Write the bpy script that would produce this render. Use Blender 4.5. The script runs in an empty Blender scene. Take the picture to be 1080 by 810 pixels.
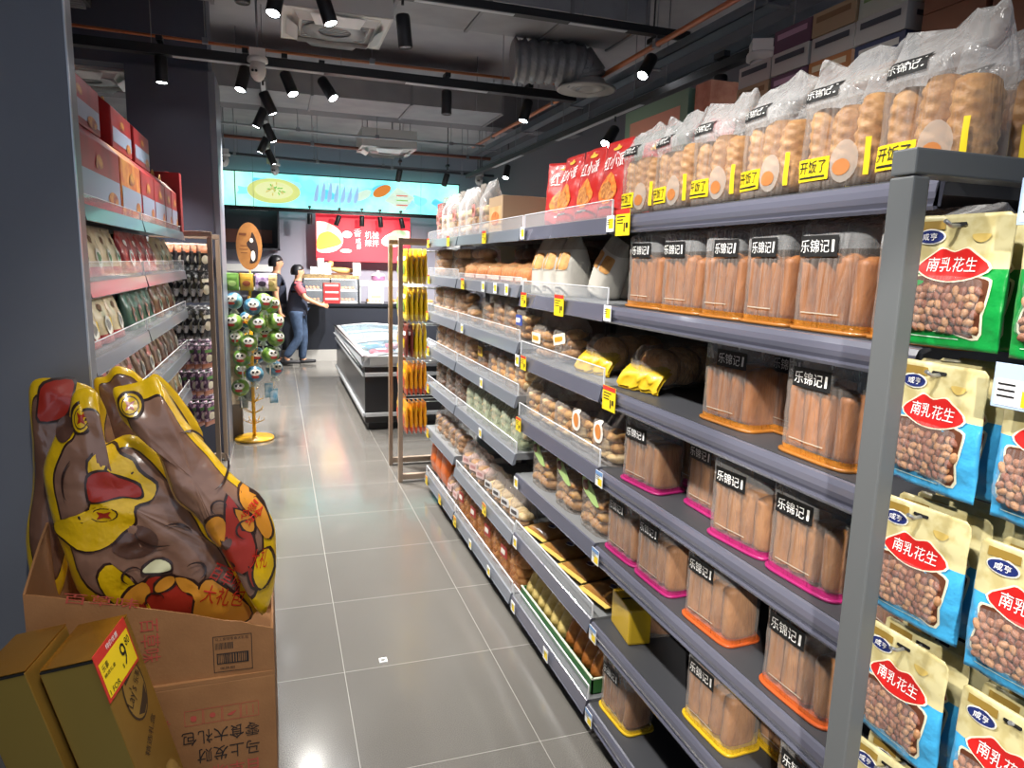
import bpy, bmesh, math, random
from mathutils import Vector, Matrix, noise
random.seed(7)
PI = math.pi
SC = bpy.context.scene
COL = SC.collection

# ------------------------------------------------------------------ camera
F_PX, YAW, PITCH, ROLL, EYE = 735.5, 0.32646, -0.16756, 0.02783, 1.60
cam = bpy.data.cameras.new('camera'); cam_ob = bpy.data.objects.new('camera', cam); COL.objects.link(cam_ob)
_d = Vector((math.sin(YAW)*math.cos(PITCH), math.cos(YAW)*math.cos(PITCH), math.sin(PITCH)))
_r = Vector((math.cos(YAW), -math.sin(YAW), 0)); _u = _r.cross(_d)
_r2 = _r*math.cos(ROLL)+_u*math.sin(ROLL); _u2 = _u*math.cos(ROLL)-_r*math.sin(ROLL)
_m = Matrix((_r2, _u2, -_d)).transposed().to_4x4(); _m.translation = (0, 0, EYE)
cam_ob.matrix_world = _m
cam.sensor_fit = 'HORIZONTAL'; cam.sensor_width = 36; cam.lens = 36*F_PX/1080; cam.clip_start = .05
SC.camera = cam_ob
# ------------------------------------------------------------------ view, world, big lights
SC.view_settings.view_transform = 'Standard'; SC.view_settings.look = 'None'
SC.view_settings.gamma = 1; SC.view_settings.use_curve_mapping = False
SC.view_settings.exposure = 0.0
SC.cycles.transparent_max_bounces = 24; SC.cycles.max_bounces = 7
SC.cycles.sample_clamp_indirect = 4
W = bpy.data.worlds.new('daylight'); SC.world = W; W.use_nodes = True
W.node_tree.nodes['Background'].inputs[0].default_value = (.72, .82, 1, 1)
W.node_tree.nodes['Background'].inputs[1].default_value = .75
SPOT_W = 170

def area(name, loc, size, power, col=(1, .97, .93), rot=(0, 0, 0), size_y=None, parent=None):
    l = bpy.data.lights.new(name, 'AREA'); l.energy = power; l.color = col; l.size = size
    if size_y: l.shape = 'RECTANGLE'; l.size_y = size_y
    o = bpy.data.objects.new(name, l); COL.objects.link(o); o.location = loc; o.rotation_euler = rot
    if parent: o.parent = parent
    return o
def spot_light(name, loc, target, power, angle=70, blend=.6, radius=.03, col=(1, .965, .91)):
    l = bpy.data.lights.new(name, 'SPOT'); l.energy = power; l.color = col
    l.spot_size = math.radians(angle); l.spot_blend = blend; l.shadow_soft_size = radius
    o = bpy.data.objects.new(name, l); COL.objects.link(o); o.location = loc
    o.rotation_euler = (Vector(target)-Vector(loc)).to_track_quat('-Z', 'Y').to_euler()
    return o
# low sun through the shop front behind the camera falls on the end of the right run
sun = bpy.data.lights.new('street_sun', 'SPOT'); sun.energy = 1300; sun.color = (1, .94, .84); sun.spot_size = math.radians(13); sun.spot_blend = .25; sun.shadow_soft_size = .04
sun_ob = bpy.data.objects.new('street_sun', sun); COL.objects.link(sun_ob); sun_ob.location = (-1.6, -2.6, 3.3)
sun_ob.rotation_euler = (Vector((.92, .55, 1.2))-sun_ob.location).to_track_quat('-Z', 'Y').to_euler()

# ------------------------------------------------------------------ materials
def lin(c):
    if isinstance(c, str):
        c = [int(c[i:i+2], 16)/255 for i in (0, 2, 4)]
    return tuple(((v/12.92) if v <= .04045 else ((v+.055)/1.055)**2.4) for v in c)+(1,)
MATS = {}
def P(name, col, rough=.5, metal=0, spec=.5, bump=None, var=None, coat=0, emit=0, stretch=(1, 1, 1), coords='Object'):
    if name in MATS: return MATS[name]
    m = bpy.data.materials.new(name); m.use_nodes = True; nt = m.node_tree; b = nt.nodes['Principled BSDF']
    b.inputs['Base Color'].default_value = lin(col); b.inputs['Roughness'].default_value = rough
    b.inputs['Metallic'].default_value = metal; b.inputs['Specular IOR Level'].default_value = spec
    b.inputs['Coat Weight'].default_value = coat; b.inputs['Coat Roughness'].default_value = .08
    if emit: b.inputs['Emission Color'].default_value = lin(col); b.inputs['Emission Strength'].default_value = emit
    if bump or var:
        tc = nt.nodes.new('ShaderNodeTexCoord'); mp = nt.nodes.new('ShaderNodeMapping'); mp.inputs['Scale'].default_value = stretch
        nt.links.new(tc.outputs[coords], mp.inputs[0])
    if var:
        n = nt.nodes.new('ShaderNodeTexNoise'); n.inputs['Scale'].default_value = var[1]; n.inputs['Detail'].default_value = 4
        r = nt.nodes.new('ShaderNodeValToRGB'); r.color_ramp.elements[0].color = lin(col); r.color_ramp.elements[1].color = lin(var[0])
        r.color_ramp.elements[0].position = var[2] if len(var) > 2 else .35; r.color_ramp.elements[1].position = var[3] if len(var) > 3 else .65
        nt.links.new(mp.outputs[0], n.inputs['Vector']); nt.links.new(n.outputs['Fac'], r.inputs[0]); nt.links.new(r.outputs[0], b.inputs['Base Color'])
        if emit: nt.links.new(r.outputs[0], b.inputs['Emission Color'])
    if bump:
        n2 = nt.nodes.new('ShaderNodeTexNoise'); n2.inputs['Scale'].default_value = bump[0]; n2.inputs['Detail'].default_value = 3
        bp = nt.nodes.new('ShaderNodeBump'); bp.inputs['Strength'].default_value = bump[1]; bp.inputs['Distance'].default_value = bump[2] if len(bump) > 2 else .01
        nt.links.new(mp.outputs[0], n2.inputs['Vector']); nt.links.new(n2.outputs['Fac'], bp.inputs['Height']); nt.links.new(bp.outputs[0], b.inputs['Normal'])
    MATS[name] = m; return m
def FILM(name, col=(.93, .93, .95), fac=.10, edge=.55, rough=.13, bump=(30, .6), tint=(1, 1, 1), stretch=(1, 1, .35)):
    """clear wrapping film: mostly see-through, a little haze, sharp glints on its creases"""
    if name in MATS: return MATS[name]
    m = bpy.data.materials.new(name); m.use_nodes = True; nt = m.node_tree; b = nt.nodes['Principled BSDF']; out = nt.nodes['Material Output']
    b.inputs['Base Color'].default_value = lin(col); b.inputs['Roughness'].default_value = rough; b.inputs['Specular IOR Level'].default_value = 1
    t = nt.nodes.new('ShaderNodeBsdfTransparent'); t.inputs[0].default_value = (*tint, 1)
    lw = nt.nodes.new('ShaderNodeLayerWeight'); lw.inputs[0].default_value = .35
    mr = nt.nodes.new('ShaderNodeMapRange'); mr.inputs['To Min'].default_value = fac; mr.inputs['To Max'].default_value = edge
    mx = nt.nodes.new('ShaderNodeMixShader')
    nt.links.new(lw.outputs['Facing'], mr.inputs['Value']); nt.links.new(mr.outputs[0], mx.inputs[0])
    nt.links.new(t.outputs[0], mx.inputs[1]); nt.links.new(b.outputs[0], mx.inputs[2]); nt.links.new(mx.outputs[0], out.inputs[0])
    if bump:
        tc = nt.nodes.new('ShaderNodeTexCoord'); n2 = nt.nodes.new('ShaderNodeTexNoise'); n2.inputs['Scale'].default_value = bump[0]; n2.inputs['Detail'].default_value = 2
        n2.inputs['Distortion'].default_value = 1.5
        bp = nt.nodes.new('ShaderNodeBump'); bp.inputs['Strength'].default_value = bump[1]; bp.inputs['Distance'].default_value = .02
        mp = nt.nodes.new('ShaderNodeMapping'); mp.inputs['Scale'].default_value = stretch; nt.links.new(tc.outputs['Object'], mp.inputs[0]); nt.links.new(mp.outputs[0], n2.inputs['Vector']); nt.links.new(n2.outputs['Fac'], bp.inputs['Height']); nt.links.new(bp.outputs[0], b.inputs['Normal']); nt.links.new(bp.outputs[0], lw.inputs['Normal'])
    MATS[name] = m; return m
def EM(name, col, s):
    if name in MATS: return MATS[name]
    m = bpy.data.materials.new(name); m.use_nodes = True; b = m.node_tree.nodes['Principled BSDF']
    b.inputs['Base Color'].default_value = lin(col); b.inputs['Emission Color'].default_value = lin(col); b.inputs['Emission Strength'].default_value = s
    MATS[name] = m; return m

def floor_mat():
    m = bpy.data.materials.new('grey_floor_tile'); m.use_nodes = True; nt = m.node_tree; b = nt.nodes['Principled BSDF']; L = nt.links.new
    tc = nt.nodes.new('ShaderNodeTexCoord'); sep = nt.nodes.new('ShaderNodeSeparateXYZ'); L(tc.outputs['Object'], sep.inputs[0])
    def mth(op, a, bb=None):
        n = nt.nodes.new('ShaderNodeMath'); n.operation = op
        for i, v in enumerate((a, bb)):
            if v is None: continue
            if isinstance(v, (int, float)): n.inputs[i].default_value = v
            else: L(v, n.inputs[i])
        return n.outputs[0]
    ids = []
    gs = []
    for ax, off, pit in (('X', .213, .6), ('Y', 2.591, .597)):
        q = mth('DIVIDE', mth('SUBTRACT', sep.outputs[ax], off), pit)
        fr = mth('FRACT', q); ids.append(mth('FLOOR', q))
        gs.append(mth('LESS_THAN', mth('MINIMUM', fr, mth('SUBTRACT', 1, fr)), .0019))
    g = mth('MAXIMUM', gs[0], gs[1])
    cb = nt.nodes.new('ShaderNodeCombineXYZ'); L(ids[0], cb.inputs[0]); L(ids[1], cb.inputs[1])
    wn = nt.nodes.new('ShaderNodeTexWhiteNoise'); L(cb.outputs[0], wn.inputs[0])
    n = nt.nodes.new('ShaderNodeTexNoise'); n.inputs['Scale'].default_value = 330; n.inputs['Detail'].default_value = 3; L(tc.outputs['Object'], n.inputs['Vector'])
    n3 = nt.nodes.new('ShaderNodeTexNoise'); n3.inputs['Scale'].default_value = 5; n3.inputs['Detail'].default_value = 5; L(tc.outputs['Object'], n3.inputs['Vector'])
    r = nt.nodes.new('ShaderNodeValToRGB'); r.color_ramp.elements[0].position = .26; r.color_ramp.elements[1].position = .76
    r.color_ramp.elements[0].color = lin('403e3c'); r.color_ramp.elements[1].color = lin('8a8680'); L(n.outputs['Fac'], r.inputs[0])
    v = mth('ADD', .86, mth('ADD', mth('MULTIPLY', wn.outputs[0], .14), mth('MULTIPLY', n3.outputs['Fac'], .14)))
    mul = nt.nodes.new('ShaderNodeVectorMath'); mul.operation = 'SCALE'; L(r.outputs[0], mul.inputs[0]); L(v, mul.inputs['Scale'])
    mx = nt.nodes.new('ShaderNodeMix'); mx.data_type = 'RGBA'; L(g, mx.inputs[0]); L(mul.outputs[0], mx.inputs[6]); mx.inputs[7].default_value = lin('9d9a94')
    L(mx.outputs[2], b.inputs['Base Color'])
    L(mth('ADD', .10, mth('ADD', mth('MULTIPLY', g, .4), mth('MULTIPLY', n3.outputs['Fac'], .06))), b.inputs['Roughness']); b.inputs['Specular IOR Level'].default_value = .7; b.inputs['Coat Weight'].default_value = .6; b.inputs['Coat IOR'].default_value = 1.6; b.inputs['Coat Roughness'].default_value = .2
    bp = nt.nodes.new('ShaderNodeBump'); bp.inputs['Strength'].default_value = .05; bp.inputs['Distance'].default_value = .001; L(n.outputs['Fac'], bp.inputs['Height']); L(bp.outputs[0], b.inputs['Normal'])
    return m

# ------------------------------------------------------------------ geometry helpers
class G:
    def __init__(s): s.v = []; s.f = []; s.M = None
    def add(s, vs, fs, mat=0, smooth=True):
        o = len(s.v)
        s.v += [tuple(s.M @ Vector(p)) for p in vs] if s.M else [tuple(p) for p in vs]
        s.f += [(tuple(i+o for i in f), mat, smooth) for f in fs]; return s
    def box(s, x0, x1, y0, y1, z0, z1, mat=0, top=None):
        vs = [(x, y, z) for z in (z0, z1) for y in (y0, y1) for x in (x0, x1)]
        return s.add(vs, [(0, 2, 3, 1), (4, 5, 7, 6), (0, 1, 5, 4), (2, 6, 7, 3), (0, 4, 6, 2), (1, 3, 7, 5)], mat, False)
    def tube(s, pts, r, n=8, mat=0, smooth=True):
        pts = [Vector(p) for p in pts]; R = r if isinstance(r, (list, tuple)) else [r]*len(pts); vs = []
        for i, p in enumerate(pts):
            t = (pts[min(i+1, len(pts)-1)]-pts[max(i-1, 0)]).normalized()
            a = t.cross(Vector((0, 0, 1)) if abs(t.z) < .9 else Vector((1, 0, 0))).normalized(); b = t.cross(a)
            vs += [p+(a*math.cos(k*2*PI/n)+b*math.sin(k*2*PI/n))*R[i] for k in range(n)]
        fs = [(i*n+k, i*n+(k+1) % n, (i+1)*n+(k+1) % n, (i+1)*n+k) for i in range(len(pts)-1) for k in range(n)]
        s.add(vs, fs, mat, smooth)
        o = len(s.v)-len(vs); s.f += [(tuple(o+k for k in reversed(range(n))), mat, False), (tuple(o+(len(pts)-1)*n+k for k in range(n)), mat, False)]
        return s
    def lathe(s, prof, n=20, c=(0, 0, 0), mat=0, smooth=True):
        vs = [(c[0]+r*math.cos(k*2*PI/n), c[1]+r*math.sin(k*2*PI/n), c[2]+z) for r, z in prof for k in range(n)]
        fs = [(i*n+k, i*n+(k+1) % n, (i+1)*n+(k+1) % n, (i+1)*n+k) for i in range(len(prof)-1) for k in range(n)]
        return s.add(vs, fs, mat, smooth)
    def ell(s, c, r, n=12, m=8, mat=0, e=1, rz=0):
        def sg(v): return math.copysign(abs(v)**e, v)
        vs = []; cz, sz = math.cos(rz), math.sin(rz)
        for i in range(m+1):
            a = -PI/2+PI*i/m; a = max(-PI/2+.02, min(PI/2-.02, a))
            for k in range(n):
                b = 2*PI*k/n; x = r[0]*sg(math.cos(a))*sg(math.cos(b)); y = r[1]*sg(math.cos(a))*sg(math.sin(b)); z = r[2]*sg(math.sin(a))
                vs.append((c[0]+x*cz-y*sz, c[1]+x*sz+y*cz, c[2]+z))
        fs = [(i*n+k, i*n+(k+1) % n, (i+1)*n+(k+1) % n, (i+1)*n+k) for i in range(m) for k in range(n)]
        fs += [tuple(reversed(range(n))), tuple(m*n+k for k in range(n))]
        return s.add(vs, fs, mat)
    def blob(s, c, r, seed=0, n=12, m=8, mat=0, amp=.16, rz=0):
        o = len(s.v); s.ell((0, 0, 0), r, n, m, mat, .9, rz); M = s.M
        for i in range(o, len(s.v)):
            x, y, z = s.v[i]; q = 1+amp*noise.noise(Vector((x/r[0]*1.3+seed*3.7, y/r[1]*1.3, z/r[2]*1.3+seed)))+amp*.5*noise.noise(Vector((x/r[0]*3+seed, y/r[1]*3, z/r[2]*3)))
            s.v[i] = (c[0]+x*q, c[1]+y*q, c[2]+z*q)
        return s
    def shell(s, S, nu, nv, mat=0, cap=True, smooth=True):
        """closed around u, open in v; S(u 0..1, v 0..1)"""
        vs = [S(i/nu, j/nv) for j in range(nv+1) for i in range(nu)]
        mf = mat if callable(mat) else (lambda v: mat)
        o = len(s.v); s.add(vs, [])
        for j in range(nv):
            for i in range(nu): s.f.append(((o+j*nu+i, o+j*nu+(i+1) % nu, o+(j+1)*nu+(i+1) % nu, o+(j+1)*nu+i), mf((j+.5)/nv), smooth))
        if cap: s.f.append((tuple(o+i for i in reversed(range(nu))), mf(0), False)); s.f.append((tuple(o+nv*nu+i for i in range(nu)), mf(1), False))
        return s
    def sheet(s, S, nu, nv, mat=0, smooth=True):
        vs = [S(i/nu, j/nv) for j in range(nv+1) for i in range(nu+1)]
        return s.add(vs, [(j*(nu+1)+i, j*(nu+1)+i+1, (j+1)*(nu+1)+i+1, (j+1)*(nu+1)+i) for j in range(nv) for i in range(nu)], mat, smooth)
    def prism(s, poly, y0, y1, mat=0, axis='y'):
        n = len(poly)
        mk = {'y': lambda a, b, t: (a, t, b), 'x': lambda a, b, t: (t, a, b), 'z': lambda a, b, t: (a, b, t)}[axis]
        vs = [mk(a, b, y0) for a, b in poly]+[mk(a, b, y1) for a, b in poly]
        fs = [(i, (i+1) % n, n+(i+1) % n, n+i) for i in range(n)]+[tuple(reversed(range(n))), tuple(range(n, 2*n))]
        return s.add(vs, fs, mat, False)
    def decal(s, front, poly, mat=0, off=.0015, rings=(.55, 1)):
        cx = sum(p[0] for p in poly)/len(poly); cz = sum(p[1] for p in poly)/len(poly); n = len(poly)
        vs = [(cx, cz)]+[(cx+(p[0]-cx)*r, cz+(p[1]-cz)*r) for r in rings for p in poly]
        fs = [(0, 1+i, 1+(i+1) % n) for i in range(n)]
        for k in range(len(rings)-1): fs += [(1+k*n+i, 1+(k+1)*n+i, 1+(k+1)*n+(i+1) % n, 1+k*n+(i+1) % n) for i in range(n)]
        return s.add([front(x, z, off) for x, z in vs], fs, mat, True)
    def band(s, front, x0, x1, z0, z1, mat=0, off=.0015, nx=6, nz=2):
        return s.sheet(lambda u, v: front(x0+(x1-x0)*u, z0+(z1-z0)*v, off), nx, nz, mat)
    def text(s, front, string, cx, cz, w, h, mat=0, off=.0025, rot=0):
        vs, fs = text_geo(string); c, q = math.cos(rot), math.sin(rot)
        return s.add([front(cx+x*w*c-z*h*q, cz+x*w*q+z*h*c, off) for x, z in vs], fs, mat, False)
_TX = {}
def text_geo(string):
    """letter outlines, fitted to a 1 x 1 box about the origin"""
    if string in _TX: return _TX[string]
    cu = bpy.data.curves.new('lettering_curve', 'FONT'); cu.body = string; cu.resolution_u = 2; cu.align_x = 'CENTER'
    ob = bpy.data.objects.new('lettering_curve', cu); COL.objects.link(ob)
    dg = bpy.context.evaluated_depsgraph_get(); me = bpy.data.meshes.new_from_object(ob.evaluated_get(dg))
    vs = [(v.co.x, v.co.y) for v in me.vertices]; fs = [tuple(p.vertices) for p in me.polygons]
    bpy.data.objects.remove(ob); bpy.data.curves.remove(cu); bpy.data.meshes.remove(me)
    x0 = min(v[0] for v in vs); x1 = max(v[0] for v in vs); z0 = min(v[1] for v in vs); z1 = max(v[1] for v in vs)
    vs = [((x-x0)/(x1-x0)-.5, (z-z0)/(z1-z0)-.5) for x, z in vs]
    _TX[string] = (vs, fs); return _TX[string]
def flat(x, z, off=0): return (x, -off, z)
def oval(cx, cz, rx, rz, n=16, rot=0):
    c, s = math.cos(rot), math.sin(rot)
    return [(cx+rx*math.cos(a)*c-rz*math.sin(a)*s, cz+rx*math.cos(a)*s+rz*math.sin(a)*c) for a in (k*2*PI/n for k in range(n))]
def rrect(x0, x1, z0, z1, r=.006, n=3):
    o = []
    for cx, cz, a0 in ((x1-r, z1-r, 0), (x0+r, z1-r, PI/2), (x0+r, z0+r, PI), (x1-r, z0+r, 1.5*PI)):
        o += [(cx+r*math.cos(a0+k*PI/2/n), cz+r*math.sin(a0+k*PI/2/n)) for k in range(n+1)]
    return o
def smooth_poly(p, k=3):
    n = len(p); o = []
    for i in range(n):
        a, b, c, d = (Vector(p[(i+j-1) % n]) for j in range(4))
        for t in range(k):
            t /= k; o.append(tuple(.5*((2*b)+(c-a)*t+(2*a-5*b+4*c-d)*t*t+(3*b-a-3*c+d)*t**3)))
    return o
def mesh_of(name, g, mats, bevel=0):
    me = bpy.data.meshes.new(name); me.from_pydata(g.v, [], [f[0] for f in g.f])
    for m in mats: me.materials.append(m)
    me.polygons.foreach_set('material_index', [f[1] for f in g.f]); me.polygons.foreach_set('use_smooth', [f[2] for f in g.f])
    if bevel:
        bm = bmesh.new(); bm.from_mesh(me); bmesh.ops.remove_doubles(bm, verts=bm.verts, dist=1e-6)
        bmesh.ops.bevel(bm, geom=[e for e in bm.edges if len(e.link_faces) == 2 and e.calc_face_angle(0) > .5], offset=bevel, segments=2, affect='EDGES', profile=.6)
        bm.to_mesh(me); bm.free()
    me.update(); return me
def obj(name, g, mats, parent=None, bevel=0, label=None):
    if not isinstance(mats, (list, tuple)): mats = [mats]
    o = bpy.data.objects.new(name, mesh_of(name, g, mats, bevel)); COL.objects.link(o)
    if parent: o.parent = parent
    if label: o['label'] = label
    return o
def tag(o, label, cat, group=None):
    o['label'] = label; o['category'] = cat
    if group: o['group'] = group
    return o
def thing(name, label, cat, loc=(0, 0, 0), rot=(0, 0, 0), group=None):
    o = bpy.data.objects.new(name, None); o.empty_display_size = .05; COL.objects.link(o)
    o.location = loc; o.rotation_euler = rot if isinstance(rot, (tuple, list)) else (0, 0, rot)
    return tag(o, label, cat, group)
def struct(name, g, m, bevel=0):
    o = obj(name, g, m, None, bevel); o['kind'] = 'structure'; return o
KIDS = {}
def kids(o):
    if o.name not in KIDS: KIDS[o.name] = [c for c in COL.objects if c.parent == o]
    return KIDS[o.name]
PROTO = {}; BUILD = {}
def place(key, build, label, cat, loc, rot=(0, 0, 0), group=None, scale=1):
    """first call builds the thing, later calls copy it with its parts and sub-parts"""
    if not isinstance(rot, (tuple, list)): rot = (0, 0, rot)
    if build: BUILD.setdefault(key, build)
    if key not in PROTO:
        r = BUILD[key](); PROTO[key] = r
    else:
        src = PROTO[key]; r = src.copy(); COL.objects.link(r)
        for ch in kids(src):
            c = ch.copy(); COL.objects.link(c); c.parent = r
            for gc in kids(ch):
                d = gc.copy(); COL.objects.link(d); d.parent = c
    r.location = loc; r.rotation_euler = rot; r.scale = (scale,)*3 if not isinstance(scale, (tuple, list)) else scale
    tag(r, label, cat, group); return r
def empty(name):
    o = bpy.data.objects.new(name, None); o.empty_display_size = .05; COL.objects.link(o); return o
ORD = ['first', 'second', 'third', 'fourth', 'fifth', 'sixth', 'seventh', 'eighth', 'ninth', 'tenth', 'eleventh', 'twelfth']
def nth(i, end): return ('nearest' if i == 0 else ORD[i]+' from') + (' ' if i == 0 else ' ') + end

# shared materials
BLACK = P('black_metal', '17181b', .45); DARKGREY = P('dark_grey_panel', '35363a', .4, var=('2f3034', 3)); STEEL = P('grey_steel_frame', '6b6f70', .38, spec=.5)
SHELFM = P('dark_shelf_steel', '3a3b3f', .5); SHELFG = P('grey_shelf_steel', '77797b', .42); BACKP = P('back_panel', '474543', .6)
STRIP = P('grey_ticket_strip', '5b5c6a', .2, spec=.7, coat=.6); STRIPF = P('pale_ticket_strip', '6d727c', .28, coat=.4)
CLEARP = FILM('clear_acrylic', (.8, .82, .85), .025, .35, .05, None); EDGEW = P('acrylic_edge', 'e4e6ea', .3)
WHITE = P('white_plastic', 'e8e8e6', .4); INK = P('black_ink', '0f0f10', .6); WHITEINK = P('white_ink', 'f2f1ee', .6); YEL = P('yellow_paper', 'f2d21f', .5); RED = P('red_paper', 'b81f22', .5)
KRAFT = P('kraft_cardboard', '9a6c42', .75, var=('8b6039', 6), bump=(120, .08)); KRAFTD = P('dark_cardboard_edge', '4a3826', .8)
WOODP = P('brown_post_paint', '8f7d6c', .5)
# ================================================================== the room
g = G().box(-3.2, 5, -3, 14, -.1, 0); struct('floor', g, floor_mat())
CEILM = P('dark_ceiling_paint', 'a9a6aa', .8, var=('98959b', 2)); WALLM = P('lilac_grey_wall', 'a09fae', .7); DARKW = P('dark_wall_paint', '5a5a62', .7)
struct('ceiling', G().box(-3.2, 5, -3, 14, 3.6, 3.7), CEILM)
struct('wall_back', G().box(-3.2, 5, 13, 13.1, 0, 3.6), WALLM)
struct('wall_left', G().box(-3.2, -3.1, -3, 13, 0, 3.6), DARKW)
struct('wall_right', G().box(3.6, 3.7, -3, 13, 0, 3.6), DARKW)
g = G().box(-2.2, -.551, 2.41, 2.5, 0, 3.6); struct('wall_left_end_panel', g, P('charcoal_laminate', '73767e', .38, var=('6c6f77', 2)))
struct('panel_edge_strip', G().box(-.551, -.547, 2.408, 2.42, 0, 3.6), P('bright_edge_strip', 'b9bcc0', .3, .6))  # narrow bright strip down the end panel's front corner
struct('pillar_left', G().box(-1.0, -.445, 5.95, 6.5, 0, 2.97).box(-2.2, -.445, 6.0, 6.4, 2.97, 3.6), P('blue_black_panel', '4b5060', .45))
struct('pillar_lit_side', G().box(-.445, -.40, 5.97, 6.48, 0, 2.97), P('pillar_lit_side_tone', '6d7482', .35))  # pillar's right face, its bluish light put into a paler colour
# ceiling beams seen as lighter bands
struct('beam_1', G().box(-3.1, 3.6, 8.22, 8.5, 3.2, 3.6), P('grey_beam_paint', '6d6b70', .8))

# ================================================================== right shelving
XL = .96; BAYS = {'near': (.84, 1.965), 'middle': (1.975, 2.79), 'far': (2.80, 3.885), 'farthest': (3.895, 4.74)}
ZN = [1.757, 1.49, 1.232, .965, .705, .437, .135]; ZF = [1.757, 1.522, 1.28, 1.045, .788, .42, .135]; ZFF = [1.757, 1.522, 1.28, 1.045, .788, .478, .135]
SURF = {'near': ZN, 'middle': ZN, 'far': ZF, 'farthest': ZFF}
STRIP_PROF = [(0, -.052), (.002, -.054), (.012, -.003), (.016, -.001), (.030, -.001), (.030, -.006), (.022, -.006), (.014, -.05)]
ROUND_PROF = [(0, -.048), (.003, -.054), (.010, -.052), (.009, -.044), (.004, -.036), (.002, -.026), (.004, -.014), (.010, -.004), (.018, -.001), (.034, -.001), (.034, -.006), (.020, -.012), (.016, -.048)]
def shelf_unit(bay, label, fences, sign=1, xl=XL, y0=None, y1=None, zs=None, depth=.45, plate=SHELFM, strip=STRIP, rounded=False, clip=0):
    """a bay of gondola shelving; sign = +1 faces -x (right run), -1 faces +x (left run)"""
    y0, y1 = (y0, y1) if y0 is not None else BAYS[bay]; zs = zs or SURF[bay]
    r = thing('shelving_unit', label, 'shelf', (xl, (y0+y1)/2, 0), 0, 'shelving bays')
    h = (y1-y0)/2; X = lambda a: a*sign
    def bx(g, a0, a1, *q): return g.box(min(X(a0), X(a1)), max(X(a0), X(a1)), *q)
    obj('back_panel', bx(G(), depth, depth+.02, -h, h, .02, zs[0]-.02), BACKP, r)
    for s in (-1, 1): obj('upright', bx(G(), depth-.03, depth, s*h-(.03 if s > 0 else 0), s*h+(.03 if s < 0 else 0), 0, zs[0]-.01), SHELFM, r)
    obj('plinth', bx(G(), .10, depth, -h, h, 0, zs[-1]-.045), BLACK, r)
    for k, z in enumerate(zs):
        a1 = depth
        sh = obj('shelf', bx(G(), .016, a1, -h+.004, h-.004, z-.03, z), plate, r, label=None)
        prof = ROUND_PROF if rounded else STRIP_PROF
        obj('price_strip', G().prism([(X(a), z+b) for a, b in prof], -h+.003+clip*(k == 0), h-.003), strip, sh)
        if k in fences:
            fh = fences[k]; fg = bx(G(), .018, .021, -h+.006, h-.006, z, z+fh)
            fo = obj('acrylic_fence', fg, CLEARP, sh)
            e = bx(G(), .017, .022, -h+.006, h-.006, z+fh, z+fh+.0025); bx(e, .017, .022, -h+.004, -h+.0065, z, z+fh); bx(e, .017, .022, h-.0065, h-.004, z, z+fh)
            e_o = obj('fence_edge', e, EDGEW, sh)
    return r
shelf_unit('near', 'nearest bay of right shelving with rounded grey strips beside grey post', {}, strip=STRIP, rounded=True)
shelf_unit('middle', 'second bay of right shelving with clear fences under red pouches', {0: .05, 1: .05, 2: .055, 3: .055, 5: .05, 6: .05}, plate=SHELFG)
shelf_unit('far', 'third bay of right shelving holding orange roll packs', {0: .05, 1: .03, 2: .05, 3: .05, 4: .05, 5: .04, 6: .05}, plate=SHELFG, strip=STRIPF)
shelf_unit('farthest', 'farthest bay of right shelving next to the yellow bag rack', {0: .05, 1: .05, 2: .05, 3: .05, 4: .05, 6: .05}, plate=SHELFG, strip=STRIPF)
# left shelving
ZL = [1.757, 1.515, 1.265, 1.0, .74, .45, .135]; XLEFT = -.55
for a, b, nm in ((2.51, 3.55, 'nearest bay of left shelving holding large red gift boxes on top'), (3.56, 5.03, 'farthest bay of left shelving next to the hanging bag rack')):
    shelf_unit('left', nm, {0: .03, 1: .06, 2: .05, 3: .06, 4: .05}, -1, XLEFT, a, b, ZL, .42, plate=SHELFG, strip=STRIPF)

# ---- hook racks at the ends of the runs
def hook_rack(label, x, y0, y1, sign, zr, cols, postm, depth=.45, tipx=.06):
    r = thing('hook_rack', label, 'display rack', (x, (y0+y1)/2, 0), 0, 'hook racks')
    h = (y1-y0)/2; X = lambda a: a*sign
    def bx(g, a0, a1, *q): return g.box(min(X(a0), X(a1)), max(X(a0), X(a1)), *q)
    for s in (-1, 1):
        yy = s*(h-.02)
        obj('post', bx(G(), 0, .03, yy-.02, yy+.02, 0, 1.735), postm, r, .003)
        obj('top_bar', bx(G(), 0, depth+.03, yy-.02, yy+.02, 1.737, 1.772), postm, r, .003)
        obj('foot_bar', bx(G(), .03, depth+.03, yy-.02, yy+.02, .02, .06), postm, r, .003)
    pg = bx(G(), depth, depth+.015, -h+.04, h-.04, .05, 1.735, 0)
    for i in range(int((2*h-.12)/.05)):
        for j in range(32): pg.box(X(depth)-.0012, X(depth)+.0012, -h+.07+i*.05, -h+.08+i*.05, .12+j*.05, .14+j*.05, 1)
    obj('perforated_panel', pg, [P('panel_grey', '7d7f82', .5), INK], r)
    for z in zr:
        for yc in cols:
            hk = G().tube([(X(depth), yc, z), (X(tipx+.012), yc, z), (X(tipx), yc, z+.006)], .003, 8).box(X(depth)-.006, X(depth)+.006, yc-.02, yc+.02, z-.012, z+.012)
            obj('hook', hk, P('hook_wire', 'a9abad', .3, .7), r)
    return r
NEAR_Z = [1.672, 1.462, 1.248, 1.035, .83]; FAR_Z = [1.69, 1.42, 1.15, .87, .58]; LEFT_Z = [1.68, 1.49, 1.24, .99, .80, .58]
hook_rack('grey hook rack in the right foreground hung with peanut bags', .815, .23, .79, 1, NEAR_Z, [.235, .05, -.135], P('blue_grey_post', '5b5e60', .36, spec=.5))
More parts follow.
